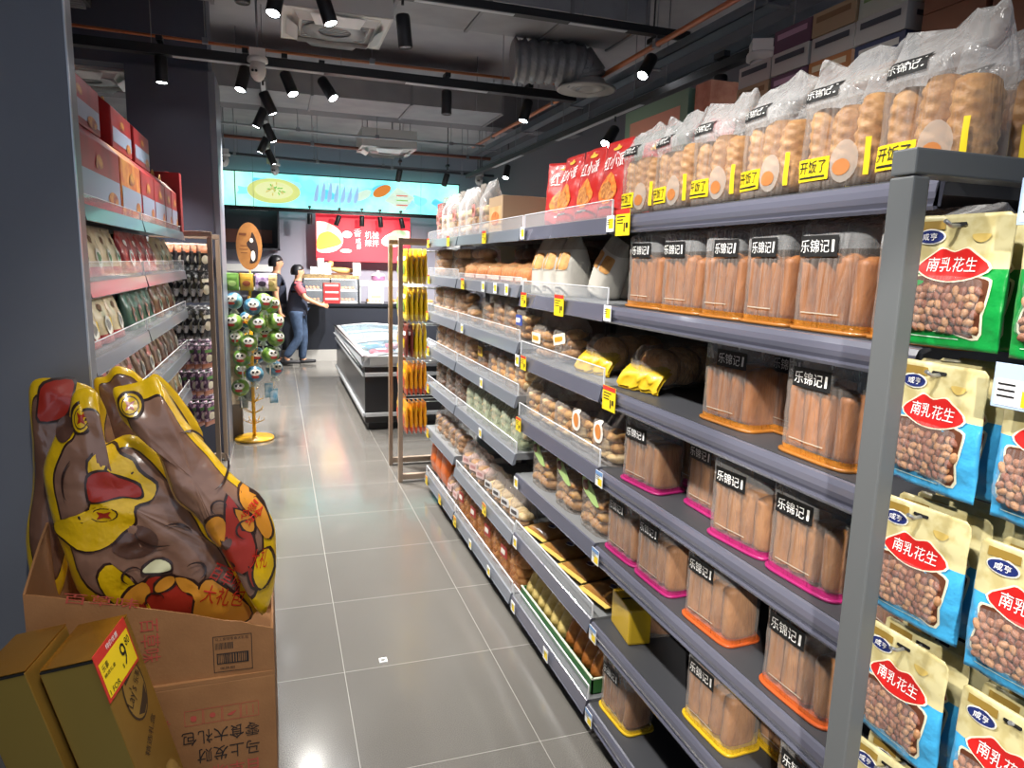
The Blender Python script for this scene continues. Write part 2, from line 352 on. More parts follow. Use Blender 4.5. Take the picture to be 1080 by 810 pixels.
hook_rack('brown-posted hook rack of yellow bags past the end of right shelving', .815, 4.95, 5.45, 1, FAR_Z, [-.13, .0, .13], WOODP)
hook_rack('wood-edged hook rack of dark bags at the end of left shelving', -.405, 5.16, 5.88, -1, LEFT_Z, [-.24, -.08, .08, .24], WOODP)

# ---- price tags clipped to the strips
def price_tag(kind):
    def b():
        r = empty('price_tag')
        w, h = {'yellow': (.062, .058), 'big': (.085, .075), 'white': (.048, .048), 'blue': (.05, .05)}[kind]
        g = G().box(-w/2, w/2, -.001, .001, -h/2, h/2, 0)
        f = lambda x, z, o=0: (x, -.001-o, z)
        if kind in ('yellow', 'big'):
            g.band(f, -w/2, w/2, h*.32, h/2, 1, .0004, 1, 1)
        elif kind == 'blue': g.band(f, -w/2, w/2, h*.25, h/2, 2, .0004, 1, 1); g.band(f, -w*.1, w*.45, -h*.4, h*.05, 3, .0006, 1, 1)
        else: g.band(f, -w*.2, w*.45, -h*.3, h*.3, 3, .0006, 1, 1)
        for i in range(3): g.band(f, -w*.4, w*(.05 if i else .2), h*(.2-.12*i), h*(.24-.12*i), 4, .0009, 1, 1)
        if kind in ('yellow', 'big'): g.band(f, w*.12, w*.2, -h*.36, -h*.02, 4, .0009, 1, 1); g.band(f, w*.26, w*.4, -h*.22, -h*.02, 4, .0009, 1, 1)
        obj('card', g, [YEL if kind in ('yellow', 'big') else P('pale_card', 'e6e8ea', .5), P('card_red', 'c8342a', .5), P('card_blue', '6f96c8', .5), YEL, INK], r)
        return r
    return b
SHN = ['top', 'second', 'third', 'fourth', 'fifth', 'sixth', 'bottom']
tagn = {}
def put_tag(kind, bay, k, y, dz=-.024):
    z = SURF[bay][k]+dz
    n = tagn.get((k, kind), 0); tagn[(k, kind)] = n+1
    col = {'yellow': 'small yellow and red', 'big': 'large yellow and red', 'white': 'small white', 'blue': 'blue and white'}[kind]
    place('tag_'+kind, price_tag(kind), '%s price tag on %s shelf strip, %s along right shelving' % (col, SHN[k], 'nearest' if n == 0 else ORD[n]+' nearest'), 'price tag',
          (XL-.006, y, z), (0, 0, -PI/2), 'price tags on the right shelving', 1)
for q in [('big', 'near', 0, 1.86), ('white', 'near', 0, 1.94), ('white', 'middle', 0, 2.74), ('yellow', 'far', 0, 3.3), ('yellow', 'farthest', 0, 4.05), ('yellow', 'farthest', 0, 4.62),
          ('white', 'near', 1, 1.93), ('big', 'middle', 1, 2.32), ('yellow', 'middle', 1, 2.70), ('white', 'far', 1, 2.93), ('white', 'far', 1, 3.1), ('white', 'far', 1, 3.3), ('yellow', 'far', 1, 3.7), ('yellow', 'farthest', 1, 4.6),
          ('big', 'near', 2, 1.89), ('yellow', 'middle', 2, 2.68), ('white', 'middle', 2, 2.76), ('white', 'far', 2, 3.7), ('yellow', 'farthest', 2, 4.64),
          ('blue', 'near', 3, 1.93), ('yellow', 'middle', 3, 2.72), ('yellow', 'farthest', 3, 4.6), ('white', 'far', 3, 3.3),
          ('blue', 'near', 4, 1.93), ('white', 'middle', 4, 2.73), ('yellow', 'farthest', 4, 4.6), ('white', 'far', 4, 3.3),
          ('blue', 'near', 5, 1.92), ('white', 'middle', 5, 2.72), ('yellow', 'far', 5, 3.2), ('yellow', 'farthest', 5, 4.6),
          ('blue', 'near', 6, 1.92), ('white', 'middle', 6, 2.32), ('white', 'middle', 6, 2.72), ('white', 'far', 6, 3.1), ('yellow', 'far', 6, 3.8), ('yellow', 'farthest', 6, 4.2), ('yellow', 'farthest', 6, 4.62), ('white', 'far', 6, 3.45)]:
    put_tag(*q)
# ================================================================== goods: builders
CRUST = P('bread_crust', 'b07a48', .5, var=('855228', 30, .36, .7), bump=(120, .4, .005), stretch=(1, 1, .4))
CRUSTA = P('amber_crust', 'b06c2f', .5, var=('7f4719', 30, .36, .7), bump=(120, .4, .005), stretch=(1, 1, .4))
CRUSTL = P('golden_crust', 'c4935a', .5, var=('97632f', 34, .36, .68), bump=(70, .5, .006))
CRUSTD = P('dark_crust', '7b4a22', .5, var=('3b2010', 24, .3, .7), bump=(40, .5))
CAKE = P('pale_cake', 'c99d5e', .7, var=('9a6733', 30, .35, .62), bump=(60, .5)); CREAM = P('cream_cake', 'e2cfa4', .7, var=('c7a46a', 30))
FILMA = FILM('bag_film', (.74, .70, .67), .10, .55, .10, (30, .6), (1, 1, 1), (1, 1, .18)); FILMW = FILM('frosted_bag_top', (.86, .86, .86), .17, .65, .14, (16, .8), (1, 1, 1), (1, 1, .7)); FILMG = FILM('crinkled_bag_film', (.78, .74, .70), .10, .55, .10, (38, 1.0), (1, 1, 1), (1, 1, .7))
BASES = {'gold': P('gold_bag_base', 'a5692a', .35, coat=.4), 'pink': P('pink_bag_base', 'a02266', .35, coat=.4), 'orange': P('orange_bag_base', 'bd5728', .35, coat=.4), 'yellow': P('yellow_bag_base', 'cda822', .35, coat=.4)}
def sgp(v, e): return math.copysign(abs(v)**e, v)
def bag_surface(w, d, hb, ht, seed=0, n=4.5, wr=.0045, ruffle=.012, top_w=1.0, lean=0):
    def dims(z):
        k = 0 if z <= hb else min(1, (z-hb)/(ht-hb)); return d*(1-k**.75)+.004, w*(1+(top_w-1)*k), k
    def nz(x, y, z): return noise.noise(Vector((x*20+seed*7.3, y*20, z*16)))+.5*noise.noise(Vector((x*48+seed, y*40, z*50)))
    def S(u, v):
        z = v*ht; dd, ww, k = dims(z); a = 2*PI*u; e = 2/n
        x = ww/2*sgp(math.cos(a), e); y = dd/2*sgp(math.sin(a), e)
        q = nz(x, y, z)*wr*(.5+1.6*k)*min(1, z/.02)
        zz = z+(noise.noise(Vector((x*26+seed*3.1, y*9, 1.7)))*ruffle*k)
        y += q+lean*k; x *= 1+.02*noise.noise(Vector((z*30, seed, y*20)))
        return (x, y, zz)
    def front(x, z, off=0):
        dd, ww, k = dims(z); t = min(.98, abs(2*x/ww)); y = -dd/2*(1-t**n)**(1/n)
        return (x, y+nz(x, y, z)*wr*(.5+1.6*k)*min(1, z/.02)+lean*k-off, z)
    return S, front
def stick(g, x, y, z0, z1, rx, ry, mat=0, seed=0, twist=0, nu=12, nv=14):
    def S(u, v):
        a = 2*PI*u; z = z0+(z1-z0)*v; k = (1-abs(2*v-1)**7)**.5*.86+.14
        r = k*(1+.06*noise.noise(Vector((math.cos(a)*2+seed*3, math.sin(a)*2, v*6))))
        if twist: r *= .97+.10*abs(math.sin(v*twist*PI+2*a+seed))-.05*abs(math.sin(v*twist*PI-2*a))
        return (x+rx*r*math.cos(a)+.003*math.sin(v*5+seed), y+ry*r*math.sin(a), z)
    return g.shell(S, nu, nv, mat)
def logo_label(r, front, cx, cz, w, h, side=None):
    g = G().band(lambda x, z, o: front(x, z, o), cx-w/2, cx+w/2, cz-h/2, cz+h/2, 0, .003, 8, 3)
    lab = obj('label', g, INK, r)
    t = G().text(front, '乐锦记', cx-w*.07, cz, w*.74, h*.62, 0, .0042)
    t.band(front, cx+w*.36, cx+w*.42, cz-h*.28, cz+h*.28, 0, .0042, 1, 1)
    obj('lettering', t, WHITEINK, lab)
def slab_stick(g, x, y, z0, z1, rx, ry, seed=0):
    """straight bread stick with flat sides and a blunt top"""
    def S(u, v):
        a = 2*PI*u; z = z0+(z1-z0)*v; k = (1-abs(2*v-1)**16)**.5*.5+.5
        q = k*(1+.05*noise.noise(Vector((math.cos(a)*2+seed*3, math.sin(a)*2, v*5))))
        return (x+rx*q*sgp(math.cos(a), .7)+.002*math.sin(v*4+seed), y+ry*q*sgp(math.sin(a), .7), z)
    return g.shell(S, 16, 16)
def TINT(base):
    return FILM(base+'_tinted_film', {'gold': (.80, .52, .2), 'pink': (.72, .2, .45), 'orange': (.82, .42, .2), 'yellow': (.85, .70, .2)}[base], .42, .75, .2, (48, .6), (1, 1, 1), (1, 1, .3))
def stick_bag(base, seed=0, w=.19, d=.10, hb=.172, ht=.222, n=4, lab=(-.02, .163)):
    def b():
        r = empty('bread_bag'); S, fr = bag_surface(w, d, ht-.018, ht, seed, n=6, wr=.004, ruffle=.006)
        for i in range(n):
            x = -w/2+(i+.5)*w/n
            obj('bread_stick', slab_stick(G(), x*.95, 0, .010, hb*(.86+.025*math.sin(seed*5+i*2)), w/n*.455, d*.45, seed+i), CRUSTA if base == 'gold' else CRUST, r)
        obj('film', G().shell(S, 44, 24, lambda v: 2 if v*ht < .022 else (1 if v*ht > hb*.92 else 0)), [FILMA, FILMW, TINT(base)], r)
        def B(u, v):
            p = S(u, v*.007/ht); return (p[0]*1.045, p[1]*1.13, p[2])
        obj('base_band', G().shell(B, 44, 1, 0, True), BASES[base], r)
        logo_label(r, fr, lab[0], lab[1]-(.172-hb), w*.55, .040)
        obj('print', G().band(fr, -w*.32, w*.2, .034, .0365, 0, .0025, 6, 1), P('pale_print', 'b5a795', .6), r)
        return r
    return b
def tall_bag(seed):
    w, d, hb, ht = .185, .105, .185, .245
    def b():
        r = empty('twisted_bread_bag'); S, fr = bag_surface(w, d, hb, ht, seed, ruffle=.03, wr=.006)
        for i in range(3):
            x = -w/2+(i+.5)*w/3
            obj('twisted_loaf', stick(G(), x*.9, 0, .012, .162+.006*math.sin(seed*3+i*2.5), w/3*.46, d*.42, 0, seed+i*1.3, 7, 24, 44), CRUSTL, r)
        obj('film', G().shell(S, 40, 20, lambda v: 1 if v*ht > .165 else 0), [FILMA, FILMW], r)
        g = G().band(fr, -w*.44, w*.02, .02, .062, 0, .0024, 8, 3)
        obj('yellow_edge', G().band(fr, w*.42, w*.46, .02, .085, 0, .0024, 2, 3), P('yellow_film_print', 'e6ca1e', .35), r)
        bd = obj('yellow_print', g, P('yellow_film_print', 'e6ca1e', .35), r)
        obj('lettering', G().text(fr, '开饭了', -w*.21, .046, w*.38, .024, 0, .0036).band(fr, -w*.4, -w*.02, .025, .0285, 0, .0034, 4, 1), INK, bd)
        obj('picture', G().decal(fr, oval(w*.2, .048, w*.17, .038, 20), 0, .0024).decal(fr, oval(w*.18, .038, w*.11, .015, 14), 1, .0032), [FILM('white_film_print', (.74, .70, .66), .42, .7, .3, None), P('orange_print', 'b06f3a', .5)], r)
        logo_label(r, fr, -w*.18, .182, w*.46, .028)
        return r
    return b
def cake_bag(key, film, lumps, w=.15, d=.11, hb=.13, ht=.18, sticker=None, rnd=0, ls=.03, mats=None):
    """clear bag with a heap of small cakes or rolls"""
    def b():
        r = empty('cake_bag'); rg = random.Random(rnd); S, fr = bag_surface(w, d, hb, ht, rnd, n=3.2, wr=.006, ruffle=.02)
        g = G(); n = max(2, int(w/(ls*1.7)))
        rows = max(1, int(hb*.92/(ls*1.35)))
        for j in range(rows):
            for i in range(n):
                x = -w/2+(i+.5)*w/n
                g.blob((x*.86+rg.uniform(-.004, .004), rg.uniform(-.014, .006), .004+ls*.7+j*ls*1.32), (w/n*rg.uniform(.46, .58), d*.38, ls*rg.uniform(.62, .8)), rg.random()*20, 10, 7, rg.randrange(len(lumps)), .3, rg.uniform(-.5, .5))
        obj('cakes', g, lumps, r)['kind'] = 'stuff'
        obj('film', G().shell(S, 28, 12), film, r)
        if sticker:
            sg = G(); s2 = G()
            if sticker[0] == 'oval': sg.decal(fr, oval(0, hb*.78, w*.22, hb*.3), 0, .003); s2.decal(fr, oval(0, hb*.78, w*.13, hb*.2), 0, .004)
            elif sticker[0] == 'green': sg.decal(fr, smooth_poly([(-w*.42, hb*1.0), (w*.1, hb*.98), (w*.36, hb*.62), (w*.1, hb*.66), (-w*.2, hb*.8)]), 0, .003); s2.decal(fr, oval(-w*.12, hb*.92, w*.13, hb*.10), 0, .004)
            else: sg.decal(fr, rrect(-w*.3, w*.3, hb*.5, hb*.85), 0, .003); s2.decal(fr, rrect(-w*.2, w*.2, hb*.6, hb*.75), 0, .004)
            so = obj('sticker', sg, sticker[1], r); obj('sticker_picture', s2, sticker[2], so)
        return r
    return b
def pouch_surface(w, ht, dprof, wprof, seed=0, wr=.004, n=3):
    def lerp(pr, t):
        for (a, x), (c, y) in zip(pr, pr[1:]):
            if t <= c: return x+(y-x)*(t-a)/(c-a)
        return pr[-1][1]
    def nz(x, y, z): return noise.noise(Vector((x*22+seed*5.7, y*5, z*18)))+.4*noise.noise(Vector((x*60+seed, y*5, z*55)))
    def S(u, v):
        a = 2*PI*u; dd = lerp(dprof, v); ww = w*lerp(wprof, v); e = 2/n
        x = ww/2*sgp(math.cos(a), .7); y = dd/2*sgp(math.sin(a), 1.0 if n < 2.5 else e)
        return (x, y+nz(x, y, v*ht)*wr, v*ht)
    def front(x, z, off=0):
        v = z/ht; dd = lerp(dprof, v); ww = w*lerp(wprof, v); c = min(.97, abs(2*x/ww))**(1/.7); s = math.sqrt(max(0, 1-c*c))
        y = -dd/2*(s if n < 2.5 else s**(2/n))
        return (x, y+nz(x, y, z)*wr-off, z)
    return S, front
def red_pouch(seed):
    w, ht = .175, .245
    def b():
        r = empty('snack_pouch'); S, fr = pouch_surface(w, ht, [(0, .085), (.5, .06), (.93, .008), (1, .003)], [(0, .94), (.1, 1), (1, 1)], seed, .005)
        obj('pouch_body', G().shell(S, 32, 18), P('red_foil', 'ad2320', .34, coat=.4, bump=(30, .25)), r)
        obj('lettering', G().text(fr, '红小派', 0, .178, w*.72, .046, 0, .003, .06), WHITEINK, r)
        obj('emblem', G().decal(fr, smooth_poly([(-.03, .222), (-.012, .225), (0, .234), (.012, .225), (.03, .222), (.015, .214), (-.015, .214)]), 0, .003), P('gold_print', 'e0a63a', .4), r)
        g = G().decal(fr, smooth_poly([(-.06, .085), (0, .145), (.06, .09), (.03, .045), (-.03, .05)]), 0, .0026).decal(fr, oval(-.006, .088, .036, .028), 1, .0036).decal(fr, oval(.03, .07, .018, .014), 1, .0038)
        obj('picture', g, [P('orange_picture', 'e58a35', .5, var=('c2571d', 60)), P('bread_picture', 'c98a48', .6, var=('7d4319', 90))], r)
        obj('print', G().band(fr, -.03, .045, .03, .036, 0, .003, 4, 1), WHITEINK, r)
        return r
    return b
def hang_bag(key, top, mid, low=None, w=.13, ht=.19, d=.03, patch=None, seed=0):
    """small flat bag with a punched header, hanging from its top; origin at the hole"""
    def b():
        r = empty('hanging_bag'); S0, fr0 = pouch_surface(w, ht, [(0, .004), (.12, d*.7), (.45, d), (.8, d*.6), (.92, .004), (1, .003)], [(0, 1), (1, 1)], seed, .004)
        S = lambda u, v: (S0(u, v)[0], S0(u, v)[1], S0(u, v)[2]-ht+.012); fr = lambda x, z, o=0: (fr0(x, z, o)[0], fr0(x, z, o)[1], z-ht+.012)
        obj('bag_body', G().shell(S, 20, 14, lambda v: 0 if v > .72 else (1 if v > .22 or low is None else 2)), [top, mid, low or mid], r)
        if patch: obj('picture', G().decal(fr, oval(0, ht*.42, w*.3, ht*.16), 0, .003).decal(fr, rrect(-w*.34, w*.34, ht*.66, ht*.78), 1, .003), list(patch), r)
        return r
    return b
def peanut_bag(colname, colhex):
    w, ht, d = .152, .186, .022
    def b():
        r = empty('peanut_bag'); S0, fr0 = pouch_surface(w, ht, [(0, .003), (.07, .006), (.25, d), (.5, d), (.64, .006), (1, .003)], [(0, 1), (.9, 1), (.97, .97), (1, .88)], len(colname), .004)
        dz = ht-.014
        S = lambda u, v: (S0(u, v)[0], S0(u, v)[1], S0(u, v)[2]-dz); fr = lambda x, z, o=0: (fr0(x, z, o)[0], fr0(x, z, o)[1], z-dz)
        low = P(colname+'_foil', colhex, .3, coat=.5, bump=(40, .35)); cream = P('cream_foil', 'c6bd90', .4, coat=.3, var=('b8ab78', 40, .45, .6))
        obj('bag_body', G().shell(S, 36, 30, lambda v: 1 if v > .6 else 0), [low, cream], r)
        win = smooth_poly([(-.062, .036), (-.040, .026), (.01, .022), (.044, .018), (.050, .05), (.056, .085), (.05, .098), (0, .102), (-.045, .100), (-.058, .095), (-.056, .07)])
        wo = obj('window', G().decal(fr, [(x*1.06, (z-.065)*1.06+.065) for x, z in win], 1, .001).decal(fr, win, 0, .0018), [P('window_brown', '5a3322', .4), P('pale_rim', 'd9d6bc', .4)], r)
        rg = random.Random(5); g = G(); z = .028; j = 0
        while z < .090:
            x = -.056+(.005 if j % 2 else 0)+.1*max(0, .03-z)
            while x < (.042 if z < .05 else .049):
                a = rg.uniform(0, PI); p = fr(x+rg.uniform(-.002, .002), z+rg.uniform(-.002, .002), .002)
                rx, rz = rg.uniform(.0048, .0060), rg.uniform(.0068, .0088); tl = rg.uniform(-1.3, 1.3)
                g.M = Matrix.Translation(p) @ Matrix.Rotation(tl, 4, 'Y'); g.ell((0, 0, 0), (rx, .0056, rz), 9, 6, rg.randrange(3)); g.M = None; x += .0108
            z += .0108; j += 1
        obj('peanuts', g, [P('peanut_skin', '8d5c42', .5, bump=(400, .3)), P('peanut_pale', 'a1744f', .5, bump=(400, .3)), P('peanut_red', '774330', .5, bump=(400, .3))], wo)['kind'] = 'stuff'
        obj('window_film', G().decal(lambda x, z, o: fr(x, z, .0125), [(x*.98, (z-.065)*.98+.065) for x, z in win], 0, 0), FILM('window_film', (1, 1, 1), .03, .3, .08, (60, .6)), wo)
        lips = smooth_poly([(-.052, .113), (-.03, .132), (-.018, .139), (0, .134), (.018, .139), (.03, .132), (.052, .113), (.03, .099), (0, .094), (-.03, .099)])
        lo = obj('emblem', G().decal(fr, [(x*1.07, (z-.116)*1.09+.116) for x, z in lips], 1, .0024).decal(fr, lips, 0, .0032), [P('lip_red', 'c0201f', .4), P('lip_edge', 'efe3c8', .5)], r)
        obj('lettering', G().text(fr, '南乳花生', 0, .117, .072, .020, 0, .0046), WHITEINK, lo)
        bo = obj('brand_oval', G().decal(fr, oval(-.040, .156, .0215, .011, 20), 1, .002).decal(fr, oval(-.040, .156, .0195, .0092, 20), 0, .0028), [P('navy_print', '1f2c66', .4), P('oval_edge', 'e8e6dc', .5)], r)
        obj('lettering', G().text(fr, '咸亨', -.040, .156, .022, .010, 0, .0036), WHITEINK, bo)
        obj('bowl_print', G().decal(fr, smooth_poly([(.022, .158), (.046, .158), (.042, .150), (.034, .147), (.026, .150)]), 0, .002), P('straw_print', 'bca35a', .5), r); obj('corner_print', G().band(fr, -.062, -.02, .166, .178, 0, .0015, 3, 1), P('brown_print', '8f7433', .5), r)
        obj('punch_hole', G().decal(fr, rrect(-.012, .012, .170, .175, .002), 0, .002), INK, r)
        obj('line_print', G().band(fr, -.06, .02, .013, .0142, 0, .0015, 6, 1), P('pale_line_print', 'cfe4d2', .5), r)
        return r
    return b
PAPER = P('white_paper_bag', 'bdb8ae', .55, coat=.2, bump=(25, .3)); PAPW = P('cream_loaf', 'c99657', .6, var=('a56c32', 30))
def paper_bag():
    r = empty('paper_bread_bag'); S, fr = pouch_surface(.118, .225, [(0, .13), (.55, .12), (.8, .075), (1, .004)], [(0, .96), (.6, 1), (1, .92)], 3, .004)
    obj('bag_body', G().shell(S, 32, 18, lambda v: 1 if v > .78 else 0), [PAPER, FILM('milky_film', (.85, .82, .76), .5, .85, .2, (20, .8))], r)
    for x in (-.028, .028):
        g = G().decal(fr, rrect(x-.022, x+.022, .10, .165, .01), 0, .003)
        wi = obj('window', g, PAPW, r)
    obj('print', G().band(fr, -.05, .05, .098, .1005, 0, .003, 5, 1).band(fr, -.02, .02, .02, .03, 0, .003, 3, 1), P('grey_print', 'a9a49a', .5), r)
    return r
def roll_pack():
    """low bag of sliced rolls"""
    r = empty('roll_pack'); S, fr = bag_surface(.19, .12, .075, .09, 4, n=5, wr=.004)
    g = G()
    for i in range(6): g.ell((-.08+i*.032, 0, .036), (.0165, .052, .035), 10, 6, 0, .8)
    obj('rolls', g, P('orange_roll', 'd07a36', .5, var=('a85724', 40)), r)['kind'] = 'stuff'
    obj('film', G().shell(S, 30, 8), FILM('peach_film', (.95, .72, .5), .22, .6, .18, (40, .9)), r)
    obj('print', G().band(fr, -.085, .085, .012, .028, 0, .002, 8, 1), P('pink_print', 'e3b3a0', .5), r)
    return r
def big_loaf(seed):
    def b():
        r = empty('loaf_bag'); S, fr = bag_surface(.24, .15, .17, .194, seed, n=3, wr=.008, ruffle=.012)
        g = G(); rg = random.Random(seed)
        for i in range(2):
            for j in range(3): g.ell((-.055+i*.11, rg.uniform(-.01, .0), .033+j*.054), (.056, .062, .033), 12, 8, 0, .85)
        obj('loaves', g, CRUSTL if seed == 1 else CRUSTD, r); obj('film', G().shell(S, 32, 14), FILMG, r)
        return r
    return b
def lying_loaf():
    """long bag on its side: yellow folded end to the aisle, loaf behind; origin at the front bottom"""
    r = empty('lying_loaf_bag')
    def S(u, v):
        a = 2*PI*u; k = (1-abs(2*v-1)**8)**.5*.8+.2; q = 1+.1*noise.noise(Vector((math.cos(a)*3, math.sin(a)*3, v*7)))
        return (.085*k*q*sgp(math.cos(a), .7), .02+v*.32, .072+.068*k*q*sgp(math.sin(a), .7))
    obj('film', G().shell(S, 28, 20), FILMG, r)
    g = G()
    for i in range(3): g.ell((0, .09+i*.09, .070), (.072, .052, .060), 12, 8, 0, .85)
    obj('loaf', g, CRUSTL, r)
    def E(u, v):
        x = -.088+.176*u; q = .014*noise.noise(Vector((u*7, v*4, 2)))
        return (x, .0+.06*v+q-.012*math.sin(v*3), .012+.075*v**.7*(1-.15*(2*u-1)**2)+q)
    g = G().sheet(E, 14, 8); g.sheet(lambda u, v: (E(u, v)[0], E(u, v)[1]+.006, max(.002, E(u, v)[2]-.012)), 14, 8)
    obj('yellow_end', g, BASES['yellow'], r)
    return r
def flat_pouch():
    """small pillow pack lying flat with a crimped yellow edge to the aisle"""
    r = empty('brown_pillow_pack')
    def S(u, v):
        a = 2*PI*u; x = .085*sgp(math.cos(a), .55); k = max(.04, (1-abs(2*v-1)**4))**.6
        return (x*(1+.03*math.sin(v*9)), -.01+v*.20, .026+.025*k*math.sin(a)*(1-.25*abs(math.cos(a)))+.004*noise.noise(Vector((x*40, v*8, 1))))
    obj('pack_body', G().shell(S, 28, 16), P('brown_wrapper', 'a07238', .28, coat=.5, var=('75491f', 16), bump=(30, .4)), r)
    obj('crimped_edge', G().box(-.09, .09, -.03, -.006, .022, .026).box(-.09, -.082, -.03, .18, .022, .026), P('yellow_crimp', 'e0c163', .35, coat=.3), r, .001)
    f = lambda x, y, o=0: (x, y, .0515+o)
    obj('emblem', G().decal(f, oval(.01, .06, .026, .016), 1, 0).decal(f, oval(.01, .06, .020, .011), 0, .001), [P('violet_print', '35306b', .4), WHITEINK], r)
    return r
def yellow_block():
    """bread bag lying with its yellow printed base turned to the aisle"""
    r = empty('yellow_based_bread_bag')
    obj('base', G().box(-.08, .08, 0, .075, 0, .118), BASES['yellow'], r, .008)
    obj('seam', G().box(-.004, .004, .004, .072, .1175, .1195), P('dark_seam', '3a2c12', .5), r)
    S, fr = bag_surface(.15, .115, .2, .26, 6, n=4)
    T = lambda u, v: (S(u, v)[0], .05+S(u, v)[2], .06+S(u, v)[1])
    obj('film', G().shell(T, 30, 14), FILMA, r)
    for i in range(3): obj('bread_stick', G().ell((-.046+i*.046, .16, .056), (.022, .10, .046), 10, 10, 0, .8), CRUST, r)
    return r
def carton(key, w, d, h, col, face=None, band=None, var=None):
    def b():
        r = empty('carton'); m = P(key+'_board', col, .65, var=var)
        obj('box', G().box(-w/2, w/2, -d/2, d/2, 0, h), m, r, .002)
        fr = lambda x, z, o=0: (x, -d/2-o, z)
        if face: obj('printed_face', G().band(fr, -w*.42, w*.42, h*.1, h*.72, 0, .0012, 1, 1).decal(fr, oval(0, h*.38, w*.3, h*.2), 1, .002), list(face), r)
        g = G().box(-w/2-.0006, w/2+.0006, -.025, .025, h-.001, h+.0006)
        if band: g.band(lambda x, z, o=0: (w/2+.001, x, z), -d*.35, d*.35, h*.55, h*.75, 1, 0, 1, 1); g.band(fr, -w*.4, w*.4, h*.55, h*.8, 1, .002, 1, 1)
        obj('tape', g, [P('packing_tape', 'b99a6c', .3), band or m], r)
        return r
    return b
# ================================================================== goods on the right shelving
PEND = []
def put(key, build, desc, cat, bay, k, y, x=.992, d=.1, rz=0, tilt=(0, 0), s=1, dz=0, grp=None):
    if build: BUILD.setdefault(key, build)
    PEND.append(dict(key=key, build=build, desc=desc, cat=cat, z=SURF[bay][k]+dz+.0008, k=k, y=y, x=x+d/2, rz=rz, tilt=tilt, s=s, grp=grp))
def flush():
    cnt = {}
    for p in PEND: cnt.setdefault((p['desc'], p['k']), []).append(p)
    for (desc, k), L in cnt.items():
        L.sort(key=lambda p: (round(p['x'], 2) > 1.13, p['y']))
        for i, p in enumerate(L):
            lab = '%s, %s right shelf' % (desc, SHN[k])
            back = round(p['x'], 2) > 1.13
            fronts = sum(1 for q in L if round(q['x'], 2) <= 1.13)
            j = i-fronts if back else i; n = len(L)-fronts if back else fronts
            if back and fronts: lab += ' back row'
            if n > 1: lab += ', '+('nearest grey post' if j == 0 else ORD[j]+' from grey post')
            place(p['key'], p['build'], lab, p['cat'], (p['x'], p['y'], p['z']), (p['tilt'][0], p['tilt'][1], -PI/2+p['rz']), p['grp'] or (desc+'s'), p['s'])
    PEND.clear()
rg = random.Random(3)
# top shelf
for i, (y, rz) in enumerate([(1.87, .04), (1.685, -.04), (1.495, .02), (1.30, -.06), (1.105, .03), (.915, .0)]):
    put('tall%d' % (i % 3), tall_bag(i % 3), 'twisted-loaf bag with yellow print', 'bread bag', 'near', 0, y, .99, .105, rz)
for i, (y, x) in enumerate([(.92, 1.13), (1.13, 1.13), (1.34, 1.14), (1.56, 1.13), (1.78, 1.14), (.93, 1.27), (1.15, 1.27)]):
    put('tall%d' % ((i+1) % 3), tall_bag((i+1) % 3), 'twisted-loaf bag with yellow print', 'bread bag', 'near', 0, y, x, .105, rg.uniform(-.1, .1))
for i, (y, x, rz) in enumerate([(2.085, .995, .02), (2.265, .995, .0), (2.445, .995, -.02), (2.60, 1.04, .7), (2.69, 1.10, .7), (2.02, 1.09, 0)]):
    put('red%d' % (i % 2), red_pouch(i % 2), 'red snack pouch with white characters', 'snack pouch', 'middle', 0, y, x, .085, rz, (-.05, 0))
FACE = (P('carton_cream', 'd9b98c', .6, var=('cda06a', 14)), P('carton_orange', 'd48443', .6, var=('b5602c', 40)))
place('carton_pic', carton('beige', .22, .26, .165, 'b59a7c', FACE), 'beige carton with orange food picture on top right shelf', 'carton', (1.13, 3.27, 1.7575), -PI/2)
for i, y in enumerate([2.9, 3.02, 3.2, 3.36]):
    place('red_back%d' % (i % 2), red_pouch(i % 2), 'red snack pouch behind the beige carton on top right shelf, %s from grey post' % ORD[i], 'snack pouch', (1.345, y, 1.758), (0, 0, -PI/2), 'red pouches behind the carton', 1.14)
WS = (P('rose_sticker', 'b87c78', .5), P('brown_sticker', '7b4a34', .5))
for i in range(8):
    put('frost%d' % (i % 3), cake_bag('f', [FILMW, FILMG][i % 2], [CREAM, P('rosy_cake', 'c9a39b', .6), CAKE], .125, .11, .16, .225, ('box', *WS) if i % 2 else None, 20+i % 3, .03), 'frosted white bag of wafers', 'snack bag', 'far' if i < 3 else 'farthest', 0, 3.50+i*.145, .995, .11, rg.uniform(-.1, .1), (0, 0), (1, 1, 1.15))
place('carton_red', carton('dark_red', .16, .1, .24, '9c1d22'), 'tall dark red carton at the far end of top right shelf', 'carton', (1.1, 4.70, 1.7575), -PI/2)
# second shelf
for i, (y, rz) in enumerate([(1.792, .03), (1.597, .02), (1.418, .02), (1.257, -.02), (1.077, 0), (.88, .0)]):
    put('gold%d' % (i % 3), stick_bag('gold', i % 3, lab=((-.01, -.03, .02)[i % 3], .163)), 'bread-stick bag with amber base', 'bread bag', 'near', 1, y, .99, .10, rz, (0, 0), (.83, 1, 1) if i in (2, 3) else 1)
for y in (.93, 1.13, 1.34, 1.55, 1.76): put('gold1', stick_bag('gold', 1), 'bread-stick bag with amber base', 'bread bag', 'near', 1, y, 1.13, .1)
for y in (2.44, 2.575, 2.71): put('paper', paper_bag, 'white paper bread bag with two windows', 'bread bag', 'middle', 1, y, .992 if y < 2.65 else .995, .13)
place('paper', paper_bag, 'white paper bread bag leaning over on second right shelf', 'bread bag', (1.10, 2.265, 1.514), (.0, .42, -PI/2+.2), 'white paper bread bags', .9)
place('paper', paper_bag, 'white paper bread bag standing behind the leaning one', 'bread bag', (1.27, 2.33, 1.491), (0, .0, -PI/2-.4), 'white paper bread bags')
